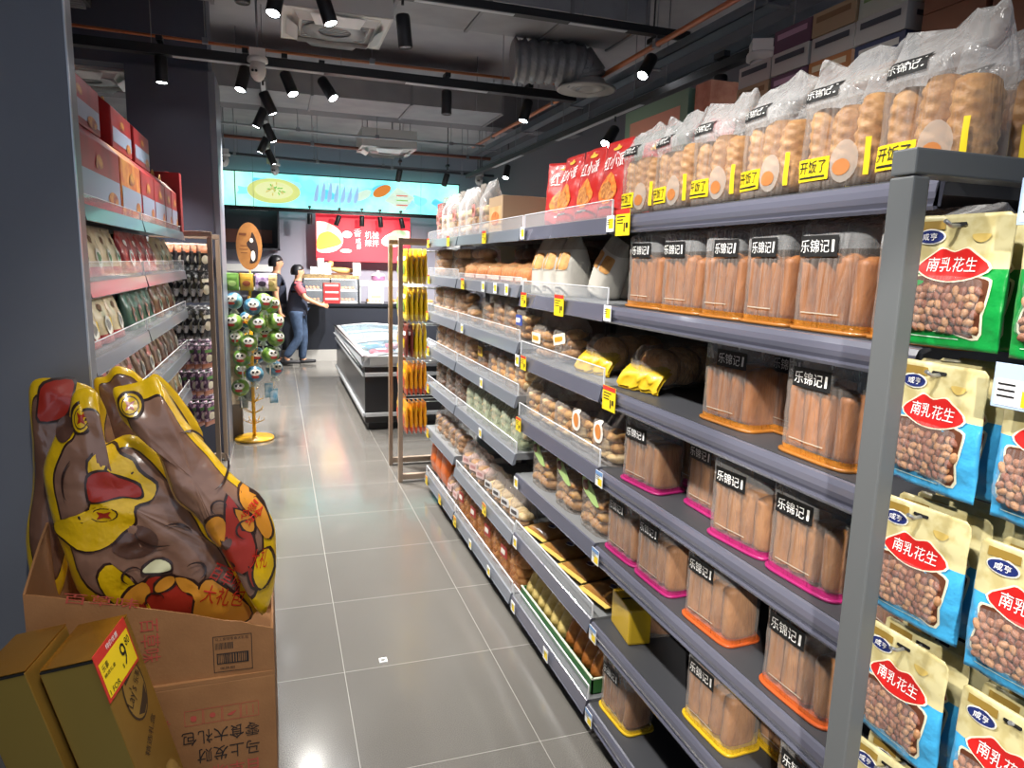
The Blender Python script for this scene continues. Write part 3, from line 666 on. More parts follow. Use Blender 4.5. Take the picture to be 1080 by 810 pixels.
place('paper', paper_bag, 'white paper bread bag beside the amber bags, in shade', 'bread bag', (1.24, 2.03, 1.491), (0, .0, -PI/2), 'white paper bread bags', (1, 1, .55))
for i, y in enumerate([2.885, 3.09, 3.31, 3.53, 3.75]): put('rolls', roll_pack, 'low peach bag of sliced rolls', 'roll pack', 'far', 1, y, 1.0, .12, rg.uniform(-.06, .06))
for i, y in enumerate([2.95, 3.3, 3.62]): put('loafd', big_loaf(2), 'large dark loaf in a crinkled bag', 'bread bag', 'far', 1, y, 1.24, .15)
for i, (y, x) in enumerate([(4.56, 1.0), (4.28, 1.05), (4.03, 1.1)]): put('loafg', big_loaf(1), 'large golden loaf in a crinkled bag', 'bread bag', 'farthest', 1, y, x, .15)
# third shelf
for i, (y, x) in enumerate([(1.09, 1.0), (1.26, 1.10), (1.41, 1.02)]): put('gold%d' % (i % 3), stick_bag('gold', i % 3), 'bread-stick bag with amber base', 'bread bag', 'near', 2, y, x, .10, [0, .0, .05][i])
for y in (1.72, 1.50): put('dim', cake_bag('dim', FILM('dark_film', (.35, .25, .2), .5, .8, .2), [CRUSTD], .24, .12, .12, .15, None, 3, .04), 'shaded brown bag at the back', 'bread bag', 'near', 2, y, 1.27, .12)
put('lyloaf', lying_loaf, 'long loaf bag with crumpled yellow end', 'bread bag', 'middle', 2, 2.20, 1.035, 0, .3); put('lyloaf', lying_loaf, 'long loaf bag with crumpled yellow end', 'bread bag', 'near', 2, 1.86, 1.03, 0, .25)
OV = ('oval', P('sticker_white', 'e2dcd2', .5), P('sticker_orange', 'd0823a', .5)); OY = ('box', P('sticker_cream', 'e8e0cc', .5), P('sticker_amber', 'd99b2c', .5))
put('cakeo', cake_bag('o', FILMG, [CAKE, CRUSTL], .16, .12, .12, .19, OY, 5, .026), 'clear bag of corn cakes with white label', 'cake bag', 'middle', 2, 2.66, 1.0, .12)
put('cakeo', None, 'clear bag of corn cakes with white label', 'cake bag', 'middle', 2, 2.45, 1.02, .12, .1, (0, -.2), 1, .017)
BL = ('box', P('sticker_blue', '3b4f9c', .5), WHITEINK)
for y, s in ((4.55, 1.05), (4.28, 1.05), (4.02, .95)): put('loafg', None, 'large golden loaf in a crinkled bag', 'bread bag', 'farthest', 2, y, 1.0, .15, .1, (0, 0), s*.95)
put('cakea', cake_bag('a', FILMG, [CRUSTL, CAKE], .15, .12, .08, .12, None, 8, .026), 'short clear bag of brown rolls', 'cake bag', 'far', 2, 3.72, 1.0, .12)
for y in (3.42, 3.22, 3.05): put('caket', cake_bag('t', FILMG, [CRUSTL, CRUST], .16, .12, .155, .185, None, 9, .03), 'tall clear bag of brown rolls', 'cake bag', 'far', 2, y, 1.0, .12)
put('cakeb', cake_bag('b', FILMA, [CREAM, CAKE], .14, .12, .13, .19, BL, 10, .026), 'clear bag of pale buns with blue label', 'cake bag', 'far', 2, 2.88, 1.0, .12)
# fourth shelf
for i, (y, x, rz) in enumerate([(.88, 1.0, -.25), (1.10, 1.005, .05), (1.31, 1.0, .1), (1.52, 1.06, 0), (1.77, 1.0, .12), (1.70, 1.15, .1)]):
    put('pink%d' % (i % 3), stick_bag('pink', i % 3+4, hb=.165, ht=.216), 'bread-stick bag with pink base', 'bread bag', 'near', 3, y, x, .10, rz)
for y in (2.04, 2.22): put('cakeov', cake_bag('ov', FILMA, [CREAM, CAKE], .165, .11, .13, .185, OV, 11, .026), 'clear cake bag with orange oval label', 'cake bag', 'middle', 3, y, 1.0, .11)
for y in (2.39, 2.55, 2.71): put('cakep', cake_bag('p', FILMA, [CREAM, CREAM, CAKE], .15, .11, .12, .175, None, 12, .026), 'clear bag of cream cake cubes', 'cake bag', 'middle', 3, y, 1.0, .11)
for i, y in enumerate((2.88, 3.02, 3.16, 3.30)): put('cakes', cake_bag('s', FILMA, [P('toast_orange', 'd79a4e', .6), CREAM], .13, .12, .12, .165, None, 13, .034), 'clear pack of sliced filled toast', 'cake bag', 'far', 3, y, 1.0, .12, .08, (0, .08), 1, .006)
put('cakey', cake_bag('y', FILMG, [CRUST], .15, .12, .15, .178, ('box', P('yellow_sticker', 'd8b53a', .5), CRUST), 14, .035), 'clear loaf bag with yellow top label', 'bread bag', 'far', 3, 3.56, 1.02, .12)
put('caket', None, 'tall clear bag of brown rolls', 'cake bag', 'far', 3, 3.76, 1.0, .12)
for y in (4.02, 4.25, 4.5): put('loafg', None, 'large golden loaf in a crinkled bag', 'bread bag', 'farthest', 3, y, 1.0, .15, .1, (0, 0), .93)
# fifth shelf
for i, (y, x, rz, b) in enumerate([(1.395, 1.0, .05, 'orange'), (1.66, 1.0, .03, 'pink'), (1.862, 1.0, .03, 'pink')]):
    put(b+'%d' % (i % 3), stick_bag(b, i % 3+4, hb=.165, ht=.216), 'bread-stick bag with %s base' % b, 'bread bag', 'near', 4, y, x, .10, rz)
put('orange1', stick_bag('orange', 5, hb=.165, ht=.216), 'bread-stick bag with orange base', 'bread bag', 'near', 4, 1.08, 1.0, .1, .03)
GR = ('green', P('sticker_leaf', 'a9c67c', .5), P('sticker_brown', '6b3a24', .5))
for y, x in ((2.09, 1.0), (2.33, 1.0), (2.59, 1.0)): put('cakeg', cake_bag('g', FILMG, [CAKE, CRUSTL], .20, .12, .17, .215, GR, 15, .03), 'clear muffin bag with pale green label', 'cake bag', 'middle', 4, y, x, .12)
for i, y in enumerate((2.90, 3.06, 3.22, 3.38, 3.54, 3.70)): put('cakel', cake_bag('l', FILM('green_film', (.82, .86, .76), .3, .7, .14, (40, 1)), [CREAM, CAKE, P('leafy', '8f9468', .6)], .145, .12, .13, .2, None, 16, .028), 'shiny clear bag of pale green cakes', 'cake bag', 'far', 4, y, 1.0, .12, .1)
for y in (4.5, 4.22, 3.98): put('loafd', None, 'large dark loaf in a crinkled bag', 'bread bag', 'farthest', 4, y, 1.0, .15, 0, (0, 0), .95)
# sixth shelf
place('ylbase', yellow_block, 'bread bag lying with bright yellow base at the strip edge', 'bread bag', (1.02, 1.865, .438), -PI/2-.12)
for i, y in enumerate((2.075, 2.275, 2.475, 2.675)): put('flat', flat_pouch, 'brown pillow pack with yellow crimped edge', 'snack pack', 'middle', 5, y, 1.045, 0, .15, (0, 0), 1, 0, 'brown pillow packs')
for i, (y, x) in enumerate([(1.36, 1.0), (1.0, .995), (1.22, 1.12)]): put('yel%d' % (i % 2), stick_bag('yellow', i % 2+8, hb=.165, ht=.216), 'bread-stick bag with yellow base', 'bread bag', 'near', 5, y, x, .1, .05)
WB = ('box', P('sticker_greywhite', 'd8d6d4', .5), P('sticker_dots', '4a4546', .6)); PB = ('box', P('sticker_palepink', 'd9bdb8', .5), P('sticker_rose', 'b58380', .5))
for i, y in enumerate((2.88, 3.02, 3.16, 3.30)): put('whitep', cake_bag('w', FILMA, [CREAM, CAKE], .13, .1, .11, .165, WB, 17, .026), 'clear bag of biscuits with white label', 'snack bag', 'far', 5, y, 1.0, .1, .2)
for i, y in enumerate((3.46, 3.60, 3.75)): put('pinkp', cake_bag('pp', FILMA, [P('rosy_cake', 'c9a39b', .6), CAKE], .13, .1, .12, .185, PB, 18, .026), 'clear bag of biscuits with pale pink label', 'snack bag', 'far', 5, y, 1.0, .1, .3)
for i, y in enumerate((3.96, 4.13, 4.32, 4.5)): put('duskp', cake_bag('d', FILMG, [P('dusk_cake', '9b7b78', .6), CRUSTL], .15, .11, .13, .18, None, 19, .028), 'clear bag of brown biscuits', 'snack bag', 'farthest', 5, y, 1.0, .11, .1)
# bottom shelf
put('yel0', None, 'bread-stick bag with yellow base', 'bread bag', 'near', 6, 1.86, 1.01, .1, .05)
put('yel1', None, 'bread-stick bag with yellow base', 'bread bag', 'near', 6, 1.16, 1.05, .1, .0)
t = thing('display_tray', 'green display tray of long rolls on bottom right shelf', 'tray', (1.0, 2.0, .136))
g = G().box(0, .006, 0, .75, 0, .055).box(0, .3, 0, .006, 0, .055).box(0, .3, .744, .75, 0, .055).box(.294, .3, 0, .75, 0, .12).box(0, .3, 0, .75, 0, .004)
obj('tray_wall', g, P('green_card', '2f6a35', .45), t); obj('tray_rim', G().box(-.001, .007, 0, .75, .055, .059).box(0, .3, -.001, .007, .055, .059), P('pale_rim_card', 'cfd6c0', .5), t)
BAG = P('baguette_crust', 'b0702c', .5, var=('8a4d1a', 20, .3, .7), bump=(40, .6)); CORN = P('corn_wrapper', 'd8c27e', .4, var=('b79a4e', 30), coat=.3, bump=(40, .5))
def long_roll(m):
    def b():
        r = empty('long_roll'); obj('roll', stick(G(), 0, 0, -.11, .11, .036, .036, 0, 2, 3, 12, 18), m, r); return r
    return b
for i, (y, tl) in enumerate([(2.05, 0), (2.126, 0), (2.202, 0), (2.278, 0)]): place('roll_b', long_roll(BAG), 'brown baguette roll in the green tray, %s from the near end' % ORD[i], 'bread roll', (1.09, y, .253), (0, .5, .0), 'baguette rolls in the tray')
for i, y in enumerate([2.356, 2.430, 2.504, 2.578, 2.652, 2.72]): place('roll_c', long_roll(CORN), 'pale wrapped corn roll in the green tray, %s from the near end' % ORD[i], 'bread roll', (1.09, y, .25), (0, .55, .0), 'corn rolls in the tray')
OB = ('box', P('sticker_red', 'a8352c', .5), P('sticker_white', 'e2dcd2', .5))
for i, y in enumerate((2.87, 3.01, 3.15, 3.29, 3.43, 3.57, 3.71, 3.83)): put('amber%d' % (i % 2), cake_bag('am', FILM('amber_film', (.85, .55, .3), .28, .6, .15, (40, .8)), [CRUSTL, CAKE], .13, .12, .17, .22, OB if i % 2 else None, 21+i % 2, .032), 'amber snack bag standing upright', 'snack bag', 'far', 6, y, 1.0, .12, .1)
for i, y in enumerate((3.98, 4.13)): put('pinkp', None, 'clear bag of biscuits with pale pink label', 'snack bag', 'farthest', 6, y, 1.0, .1, .1)
for i, (y, x) in enumerate([(4.34, 1.0), (4.5, 1.0), (4.66, 1.0)]): put('orangeb', hang_bag('ob', P('orange_foil', 'd8661c', .3, coat=.5, bump=(30, .4)), P('orange_foil', 'd8661c'), None, .16, .26, .09), 'bright orange foil snack bag', 'snack bag', 'farthest', 6, y, x, .09, .1, (0, 0), 1, .248)
flush()

# ================================================================== hanging bags
GREEN, BLUE = peanut_bag('green', '138a3c'), peanut_bag('blue', '3f9fd2')
for row, z in enumerate(NEAR_Z):
    for ci, (yc, n) in enumerate(((.745, 4), (.56, 3))):
        for k in range(n):
            nm = 'green' if row == 0 else 'blue'
            pos = 'at the front' if k == 0 else '%s behind the front one' % ORD[k-1]
            place('peanut_'+nm, GREEN if row == 0 else BLUE, '%s and cream peanut bag, %s hook row, %s column, %s' % (nm, ORD[row], 'grey-post' if ci == 0 else 'frame-edge', pos), 'peanut bag',
                  (.905+k*.036-.02*ci, yc-.003*k, z+.002), (0, 0, -PI/2+(.05, -.06, .04, -.03, .05)[row]+.02*k), 'peanut bags on the grey rack')
def hook_card():
    r = empty('hook_price_card'); obj('card', G().box(-.04, .04, -.002, 0, -.045, .03), P('pale_blue_card', 'a9bede', .4), r, .001)
    g = G().band(flat, -.034, .034, -.04, .004, 0, .003, 1, 1).band(flat, .012, .034, -.038, -.012, 1, .004, 1, 1)
    for i in range(3): g.band(flat, -.03, .0, -.006-i*.010, -.003-i*.010, 2, .004, 1, 1)
    obj('print', g, [P('card_white', 'e6e6ea', .5), YEL, INK], r); return r
for i, (z, y) in enumerate([(1.70, .60), (1.475, .60)]): place('hookcard', hook_card, 'pale blue price card in front of the %s row of peanut bags' % ['green', 'upper blue'][i], 'price card', (.862, y+.005, z), (0, 0, -PI/2), 'hook price cards', .75)
YB = P('yellow_foil', 'e3bd1c', .32, coat=.4, bump=(30, .35)); OR2 = P('orange_yellow_foil', 'e39a1f', .32, coat=.4, bump=(30, .35)); RDL = P('red_orange_foil', 'c8451a', .35, coat=.4); MAR = P('maroon_foil', '6b2a22', .35, coat=.4)
GRB = P('green_print', '6c8a3a', .4)
fy = hang_bag('fy', YB, YB, P('pale_yellow_foil', 'e8cf60', .35), .15, .25, .03, (GRB, P('white_foil', 'd8d3c0', .4)), 1); fo = hang_bag('fo', OR2, OR2, RDL, .15, .24, .03, (RDL, YB), 2); fm = hang_bag('fm', MAR, MAR, None, .15, .24, .03, (YB, WHITEINK), 3)
for row, z in enumerate(FAR_Z):
    for ci, yc in enumerate((5.07, 5.33)):
        for k in range(5 if ci == 0 else 2):
            kk, bb, nm = ('fy', fy, 'yellow') if row < 2 or (row == 2 and k > 1) else (('fm', fm, 'maroon') if row == 2 else ('fo', fo, 'orange'))
            place(kk, bb, '%s snack bag on the far rack, %s row, %s column, %s from the aisle' % (nm, ORD[row], 'near' if ci == 0 else 'rear', ORD[k]), 'snack bag', (.885+k*.034, yc, z), (0, 0, -PI/2+rg.uniform(-.05, .05)), 'bags on the far hook rack')
SIL = P('silver_black_foil', '55575c', .3, .3, var=('1e1f23', 22, .42, .55), coat=.4); BLK = P('black_foil', '1f2024', .3, coat=.5, var=('c9c9cc', 26, .54, .6)); PUR = P('purple_foil', '4d3152', .32, coat=.4, var=('c9a9ba', 26, .52, .6)); LIG = P('light_header', 'c9b8a6', .4, var=('d88a6a', 20))
ls = hang_bag('ls', LIG, SIL, BLK, .13, .185, .035, (P('white_foil', 'd8d3c0', .4), P('peach_print', 'd9926c', .5)), 4); lb = hang_bag('lb', BLK, BLK, SIL, .13, .21, .035, (P('white_foil', 'd8d3c0', .4), P('white_foil', 'd8d3c0', .4)), 5); lp = hang_bag('lp', PUR, PUR, P('orange_mauve_foil', 'b8765c', .35), .13, .17, .035, (P('white_foil', 'd8d3c0', .4), P('green_header', '5c8a4a', .5)), 6)
for row, z in enumerate(LEFT_Z):
    for ci, yc in enumerate((5.28, 5.60)):
        for k in range(5):
            kk, bb, nm = (('ls', ls, 'silver'), ('lb', lb, 'black'), ('lb', lb, 'black'), ('lp', lp, 'purple'), ('lp', lp, 'purple'), ('lp', lp, 'purple'))[row]
            place(kk, bb, '%s snack bag on the left rack, %s row, %s column, %s from the aisle' % (nm, ORD[row], 'near' if ci == 0 else 'rear', ORD[k]), 'snack bag', (-.475-.05*k, yc, z), (0, 0, PI/2-.45+rg.uniform(-.08, .08)), 'bags on the left hook rack')

# ================================================================== left shelving goods
REDF = P('gift_red', 'a3161b', .4, var=('7c0e12', 5)); GOLDF = P('gold_print', 'e0a63a', .4); ORF = P('gift_orange', 'b84a1c', .4, var=('e09a3c', 12)); REFL = P('gift_pale_band', '8f9ab2', .4)
def gift_box(w, h, d, colm, two):
    def b():
        r = empty('gift_box'); fr = lambda x, z, o=0: (x, -d/2-o, z)
        obj('box', G().prism([(-d/2, 0), (d/2, 0), (d/2, h*.8), (0+.02, h), (-.02, h), (-d/2, h*.8)], -w/2, w/2, 0, 'x'), colm, r, .006)
        obj('pale_band', G().band(fr, -w*.47, w*.47, h*.12, h*.42, 0, .002, 1, 1), REFL, r)  # bluish-white reflection on the glossy wrap, put into the colour
        g = G().decal(fr, smooth_poly([(-.05, h*.5), (.0, h*.48), (.06, h*.52), (.05, h*.6), (.01, h*.66), (-.03, h*.62)]), 0, .002); obj('gold_seal', G().decal(fr, oval(w*.28, h*.16, w*.12, h*.1), 0, .0035), P('gold_mottle', 'c98b33', .4, var=('7d1a16', 30)), r)
        obj('gold_picture', g, P('gold_mottle', 'c98b33', .4, var=('7d1a16', 30)), r)
        pts = [(-.05+.1*t, -.0, h-.01+.05*math.sin(PI*t)) for t in (i/8 for i in range(9))]
        obj('handle', G().tube(pts, .004, 6), P('cord_gold', 'd8a24a', .4), r)
        return r
    return b
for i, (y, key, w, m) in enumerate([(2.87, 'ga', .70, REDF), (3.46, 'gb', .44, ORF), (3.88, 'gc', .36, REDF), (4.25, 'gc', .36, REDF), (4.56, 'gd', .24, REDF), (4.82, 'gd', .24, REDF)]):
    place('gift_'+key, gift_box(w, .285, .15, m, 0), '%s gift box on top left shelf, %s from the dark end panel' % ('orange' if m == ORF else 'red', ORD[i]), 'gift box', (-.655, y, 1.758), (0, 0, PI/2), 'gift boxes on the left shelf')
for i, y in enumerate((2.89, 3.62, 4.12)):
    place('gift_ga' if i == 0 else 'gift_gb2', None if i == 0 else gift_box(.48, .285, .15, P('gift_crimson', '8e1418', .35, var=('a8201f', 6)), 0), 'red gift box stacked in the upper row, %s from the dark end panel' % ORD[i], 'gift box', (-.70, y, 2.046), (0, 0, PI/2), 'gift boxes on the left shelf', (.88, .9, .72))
def dragon_box():
    r = empty('gift_box'); obj('box', G().box(-.24, .24, -.05, .05, 0, .36), REDF, r, .004)
    obj('gold_picture', G().decal(lambda x, z, o=0: (x, -.05-o, z), smooth_poly([(-.1, .12), (0, .1), (.1, .14), (.12, .2), (.03, .18), (.05, .25), (-.05, .22), (-.12, .2)]), 0, .002), GOLDF, r); return r
place('dragonbox', dragon_box, 'flat upright red box with gold picture at far end of top left shelf', 'gift box', (-.80, 5.0, 1.758), (0, 0, 0))
CRF = P('cream_bag_foil', 'c4b48c', .35, coat=.4, var=('e0d5b4', 14), bump=(30, .4)); GRF = P('dark_green_foil', '335a4a', .35, coat=.4, var=('4f7a66', 14)); BRR = P('brown_red_foil', '7b3a30', .35, coat=.4, var=('b8956c', 14)); REDB = P('red_pack_foil', 'a82c30', .35, coat=.4, var=('c8605a', 26, .5, .6))
def stand_bag(key, body, low, emblem, w=.2, h=.185):
    def b():
        r = empty('standing_snack_bag'); S, fr = pouch_surface(w, h, [(0, .09), (.5, .07), (.94, .006), (1, .003)], [(0, .92), (.2, 1), (.9, 1), (1, .96)], len(key), .005)
        obj('bag_body', G().shell(S, 28, 16, lambda v: 1 if v < .2 else 0), [body, low], r)
        obj('emblem', G().decal(fr, oval(0, h*.36, w*.2, h*.2), 0, .003).decal(fr, oval(0, h*.36, w*.12, h*.12), 1, .004).decal(fr, rrect(w*.1, w*.4, h*.3, h*.5), 2, .0025).decal(fr, oval(-.02, h*.72, w*.14, h*.08), 3, .003), emblem, r)
        return r
    return b
E1 = [P('emblem_white', 'd9d9cf', .5), P('emblem_green', '4d7a54', .5), P('emblem_olive', '8f9450', .5), P('emblem_brown', '6a4a2a', .5)]; E2 = [P('emblem_white', 'd9d9cf'), P('emblem_grey', '8a8a86', .5), YEL, P('emblem_brown', '6a4a2a')]
L = [('sa', CRF, REDB, E1, 'cream snack bag with white seal', 1, [2.74, 2.92, 3.10, 3.26]), ('sr', REDB, REDB, [WHITEINK, REDB, REDB, WHITEINK], 'red snack bag with pale pattern', 1, [3.55, 3.75, 3.95, 4.15]), ('sb', CRF, BRR, E1, 'cream and brown snack bag', 1, [4.42, 4.62, 4.82]),
     ('sc', CRF, REDB, E2, 'cream snack bag with yellow panel', 2, [2.78, 3.0, 3.22]), ('sg', GRF, GRF, [P('salmon_print', 'c08f82', .5), GRF, GRF, GRF], 'dark green snack bag', 2, [3.52, 3.68, 3.86, 4.02]), ('sm', BRR, BRR, E1, 'brown-red snack bag', 2, [4.3, 4.55, 4.8]),
     ('sn', P('tan_clear_foil', 'a58a76', .3, coat=.5, var=('6a4c3a', 18)), BRR, E2, 'tan snack bag with clear front', 3, [2.75, 2.97, 3.2, 3.42, 3.66, 3.9, 4.14, 4.38, 4.62, 4.84]),
     ('so', P('tan_foil', '9c7c50', .35, coat=.4, var=('c8b48c', 14)), BRR, E1, 'tan and cream snack bag', 4, [3.7, 3.95, 4.2, 4.45, 4.7, 4.9])]
for key, a, b2, e, desc, k, ys in L:
    for i, y in enumerate(ys):
        place('left_'+key, stand_bag(key, a, b2, e), '%s on %s left shelf, %s from the dark end panel' % (desc, SHN[k], ORD[i]), 'snack bag', (-.645, y, ZL[k]+.004), (-.06, 0, PI/2+rg.uniform(-.06, .06)), desc+'s on the left', (.82, 1, 1) if key in ('sa', 'sg') else (.95, 1, 1))
# ================================================================== cartons and gift bags at the left front
BW = (-.647, -.036)
t = thing('carton', 'kraft carton on the floor with upside-down black characters', 'carton', (-.3415, 2.2, 0))
hw = .3055
obj('box', G().box(-hw, hw, -.2, .2, 0, .395), KRAFT, t, .004)
fr = lambda x, z, o=0: (x+.3415, -.2-o, z)
PRD = P('carton_red_print', 'b04a3c', .7); PBK = P('carton_black_print', '231c18', .7)
obj('lettering', G().text(fr, '零食大礼包', -.189, .231, .21, .045, 0, .0015, PI).text(fr, '马上发财', -.170, .171, .17, .045, 0, .0015, PI), PBK, t)
obj('lettering', G().text(fr, '百草味', -.150, .11, .13, .05, 0, .0015, PI).text(fr, '百草味', -.345, .25, .10, .05, 0, .0015, PI/2), PRD, t, label='red printed characters')
g = G()
for i in range(4):
    x0 = -.284+i*.0505
    for a, b, c, d in ((0, .0485, .272, .2735), (0, .0485, .318, .3195), (0, .0015, .272, .3195), (.047, .0485, .272, .3195)): g.band(fr, x0+a, x0+b, c, d, 0, .0013, 1, 1)
    if i == 0: g.decal(fr, smooth_poly([(x0+.017, .30), (x0+.031, .30), (x0+.03, .285), (x0+.018, .285)]), 0, .0013)
    elif i == 1: g.decal(fr, oval(x0+.024, .296, .008, .008), 0, .0013)
    elif i == 2: g.decal(fr, smooth_poly([(x0+.012, .29), (x0+.036, .30), (x0+.036, .296), (x0+.024, .286)]), 0, .0013)
    else: g.band(fr, x0+.014, x0+.016, .28, .31, 0, .0013, 1, 1).band(fr, x0+.032, x0+.034, .28, .31, 0, .0013, 1, 1)
obj('handling_marks', g, PRD, t)
t = thing('open_carton', 'cut-open kraft carton full of giant snack bags', 'carton', (-.3415, 2.2, .395))
def topz(x): return .145+.17*max(0, min(1, (-.036-(x-.3415+0)-.0)/.6))  # the cut rim climbs to the left
def rim(a, b, n=14): return [a+(b-a)*i/n for i in range(n+1)]
g = G(); xs = rim(-hw, hw)
def wallpiece(g, pts, th):
    """upright card from the list of (x, y, top z), thickened by th = (dx, dy)"""
    n = len(pts); vs = []
    for x, y, z in pts: vs += [(x, y, .012), (x, y, z), (x+th[0], y+th[1], z), (x+th[0], y+th[1], .012)]
    fs = []
    for i in range(n-1):
        a = i*4
        for k in range(4): fs.append((a+k, a+(k+1) % 4, a+4+(k+1) % 4, a+4+k))
    fs += [(0, 3, 2, 1), ((n-1)*4, (n-1)*4+1, (n-1)*4+2, (n-1)*4+3)]
    return g.add(vs, fs, 0, False)
def rz_(x): return .145+.185*(hw-x)/(2*hw)+.006*noise.noise(Vector((x*30, 1, 2)))
wallpiece(g, [(x, -.2+.012*math.sin((x+hw)*5), rz_(x)) for x in xs], (0, .006)); wallpiece(g, [(x, .194, .2+.004*math.sin(x*40)) for x in xs], (0, .006))
ys = rim(-.2, .2, 8)
wallpiece(g, [(hw-.006, y, .145+.03*math.sin((y+.2)*6)) for y in ys], (.006, 0)); wallpiece(g, [(-hw, y, .33+.14*math.sin((y+.2)*4)) for y in ys], (.006, 0))
g.box(-hw, hw, -.2, .2, .0, .012)
obj('box', g, KRAFT, t)
fr = lambda x, z, o=0: (x+.3415, -.2+.012*math.sin((x+.3415+hw)*5)-o, z-.395)
obj('lettering', G().text(fr, '百草味', -.36, .545, .13, .048, 0, .002, -PI/2).text(fr, '百草味', -.47, .68, .18, .03, 0, .002, -.25), PRD, t, label='red printed characters')
g = G(); fx = lambda a, b, c, d: g.band(fr, a, b, c, d, 0, .0018, 2, 1)
for a, b, c, d in ((-.201, -.096, .531, .533), (-.201, -.096, .421, .423), (-.201, -.199, .421, .533), (-.098, -.096, .421, .533), (-.192, -.106, .446, .449), (-.192, -.106, .476, .479), (-.192, -.189, .446, .479), (-.109, -.106, .446, .479)): fx(a, b, c, d)
rb = random.Random(2); x = -.187
while x < -.112: w = rb.choice((.0015, .0025, .004)); fx(x, x+w, .449, .476); x += w+rb.choice((.002, .003))
x = -.195
while x < -.15: w = rb.choice((.0015, .003)); fx(x, x+w, .492, .512); x += w+.002
g.text(fr, '马上发财零食大礼包', -.150, .523, .09, .009, 0, .002).text(fr, '保质期', -.165, .433, .04, .008, 0, .002)
obj('barcode_label', g, PBK, t)

# gold boxes leaning to the left in front of the cartons
def rot3(rz, ry, rx): return Matrix.Rotation(rz, 3, 'Z') @ Matrix.Rotation(ry, 3, 'Y') @ Matrix.Rotation(rx, 3, 'X')
GOLD = P('gold_card', 'a5813a', .34, .55, var=('8f6d2e', 3)); GOLDS = P('gold_card_side', '8c7738', .42, .35); GOLDT = P('gold_card_top', 'b98332', .22, .75, bump=(14, .15))
def gold_box():
    """origin at the lower front left corner"""
    r = empty('gold_box'); w, d, h = .1216, .186, .664
    g = G().box(0, w, 0, d, 0, h-.004)
    g.f = [(f, 1 if i == 2 else 0, s) for i, (f, m, s) in enumerate(g.f)]
    obj('box', g, [GOLD, GOLDS], r, .002)
    obj('lid_flap', G().box(.001, w+.001, .002, d, h-.0015, h+.001), GOLDT, r, .0008)
    obj('flap_gap', G().box(.002, w-.002, -.0008, .01, h-.008, h-.0035), INK, r)
    fr = lambda y, z, o=0: (w+o, y, z)
    cz = h-.165; g = G().decal(fr, oval(.105, cz, .052, .082, 24), 0, .0008).decal(fr, oval(.105, cz, .047, .076, 24), 1, .0012)
    g.decal(fr, [(.075, cz+.035), (.07, cz+.06), (.105, cz+.072), (.138, cz+.05), (.125, cz+.045)], 0, .0018).decal(fr, [(.085, cz-.058), (.11, cz-.073), (.14, cz-.055), (.148, cz-.01), (.12, cz-.035)], 0, .0018)
    em = obj('emblem', g, [P('emblem_dark', '3a2a1c', .5), P('emblem_gold', 'a2803e', .4, .4)], r)
    obj('lettering', G().text(fr, "Lay's", .085, cz-.005, .052, .045, 0, .0026, .55).text(fr, '乐事', .128, cz+.022, .034, .026, 0, .0026, .55), P('emblem_dark', '3a2a1c'), em)
    obj('lettering', G().text(fr, '精选礼盒', .1, cz-.13, .10, .024, 0, .0012, .6), P('emblem_dark', '3a2a1c'), r)
    obj('base_print', G().decal(fr, smooth_poly([(.02, .02), (.16, .02), (.17, .2), (.12, .26), (.06, .18)]), 0, .0012), P('brown_chip_print', '7d5a2c', .5, var=('a4813f', 20)), r)
    return r
Rg = rot3(-.221, -.216, .076); wg = .1216
def place_gold(top, lab):
    o = Vector(top)-Rg @ Vector((0, 0, .664)); e = Rg.to_euler()
    return place('gold', gold_box, lab, 'gift box', o, tuple(e), 'gold boxes by the cartons')
gb = place_gold((-.537, 1.709, .662), 'gold box with round brown emblem, leaning beside the kraft carton')
place_gold((-.674, 1.716, .652), 'gold box at the far left, leaning under the price-tagged one')
t = thing('price_card', 'yellow and red price card with large 9.80 on the gold box', 'price card', (0, 0, 0))
t.matrix_world = Matrix.Translation(gb.location) @ Rg.to_4x4() @ Matrix.Translation((wg+.0035, .0, .564))
fr = lambda y, z, o=0: (o, y, z)
obj('card', G().box(-.0015, 0, -.004, .162, -.018, .108), P('card_red', 'c8342a', .5), t)
obj('yellow_field', G().band(fr, .004, .156, -.010, .080, 0, .0006, 1, 1), YEL, t)
obj('lettering', G().text(fr, '9', .110, .037, .026, .058, 0, .0014).text(fr, '80', .139, .056, .022, .022, 0, .0014).text(fr, '1 FOR', .035, .0, .05, .014, 0, .0014).text(fr, '乐事', .026, .062, .03, .018, 0, .0014).text(fr, '精选礼盒', .038, .043, .055, .010, 0, .0014).text(fr, '$', .092, .014, .007, .013, 0, .0014), INK, t)
obj('lettering', G().text(fr, '特价优惠', .082, .094, .06, .014, 0, .0014), WHITEINK, t, label='white characters on the red band')

# ---- giant snack bags standing in the open carton (outlines in metres, x and z in the plane of each bag)
GL= [(-0.667, 1.233), (-0.634, 1.251), (-0.566, 1.24), (-0.522, 1.224), (-0.499, 1.195), (-0.486, 1.126), (-0.51, 1.009), (-0.552, 0.892), (-0.595, 0.754), (-0.64, 0.594), (-0.698, 0.602), (-0.714, 0.767), (-0.686, 0.923), (-0.675, 1.068), (-0.675, 1.173)]
GM= [(-0.58, 1.12), (-0.555, 1.147), (-0.539, 1.219), (-0.506, 1.236), (-0.476, 1.212), (-0.485, 1.143), (-0.473, 1.078), (-0.405, 1.10), (-0.335, 1.045), (-0.268, 0.94), (-0.218, 0.845), (-0.180, 0.765), (-0.125, 0.685), (-0.079, 0.524), (-0.24, 0.472), (-0.43, 0.542), (-0.551, 0.62), (-0.59, 0.763), (-0.608, 0.842), (-0.623, 0.957), (-0.622, 1.022), (-0.598, 1.085)]
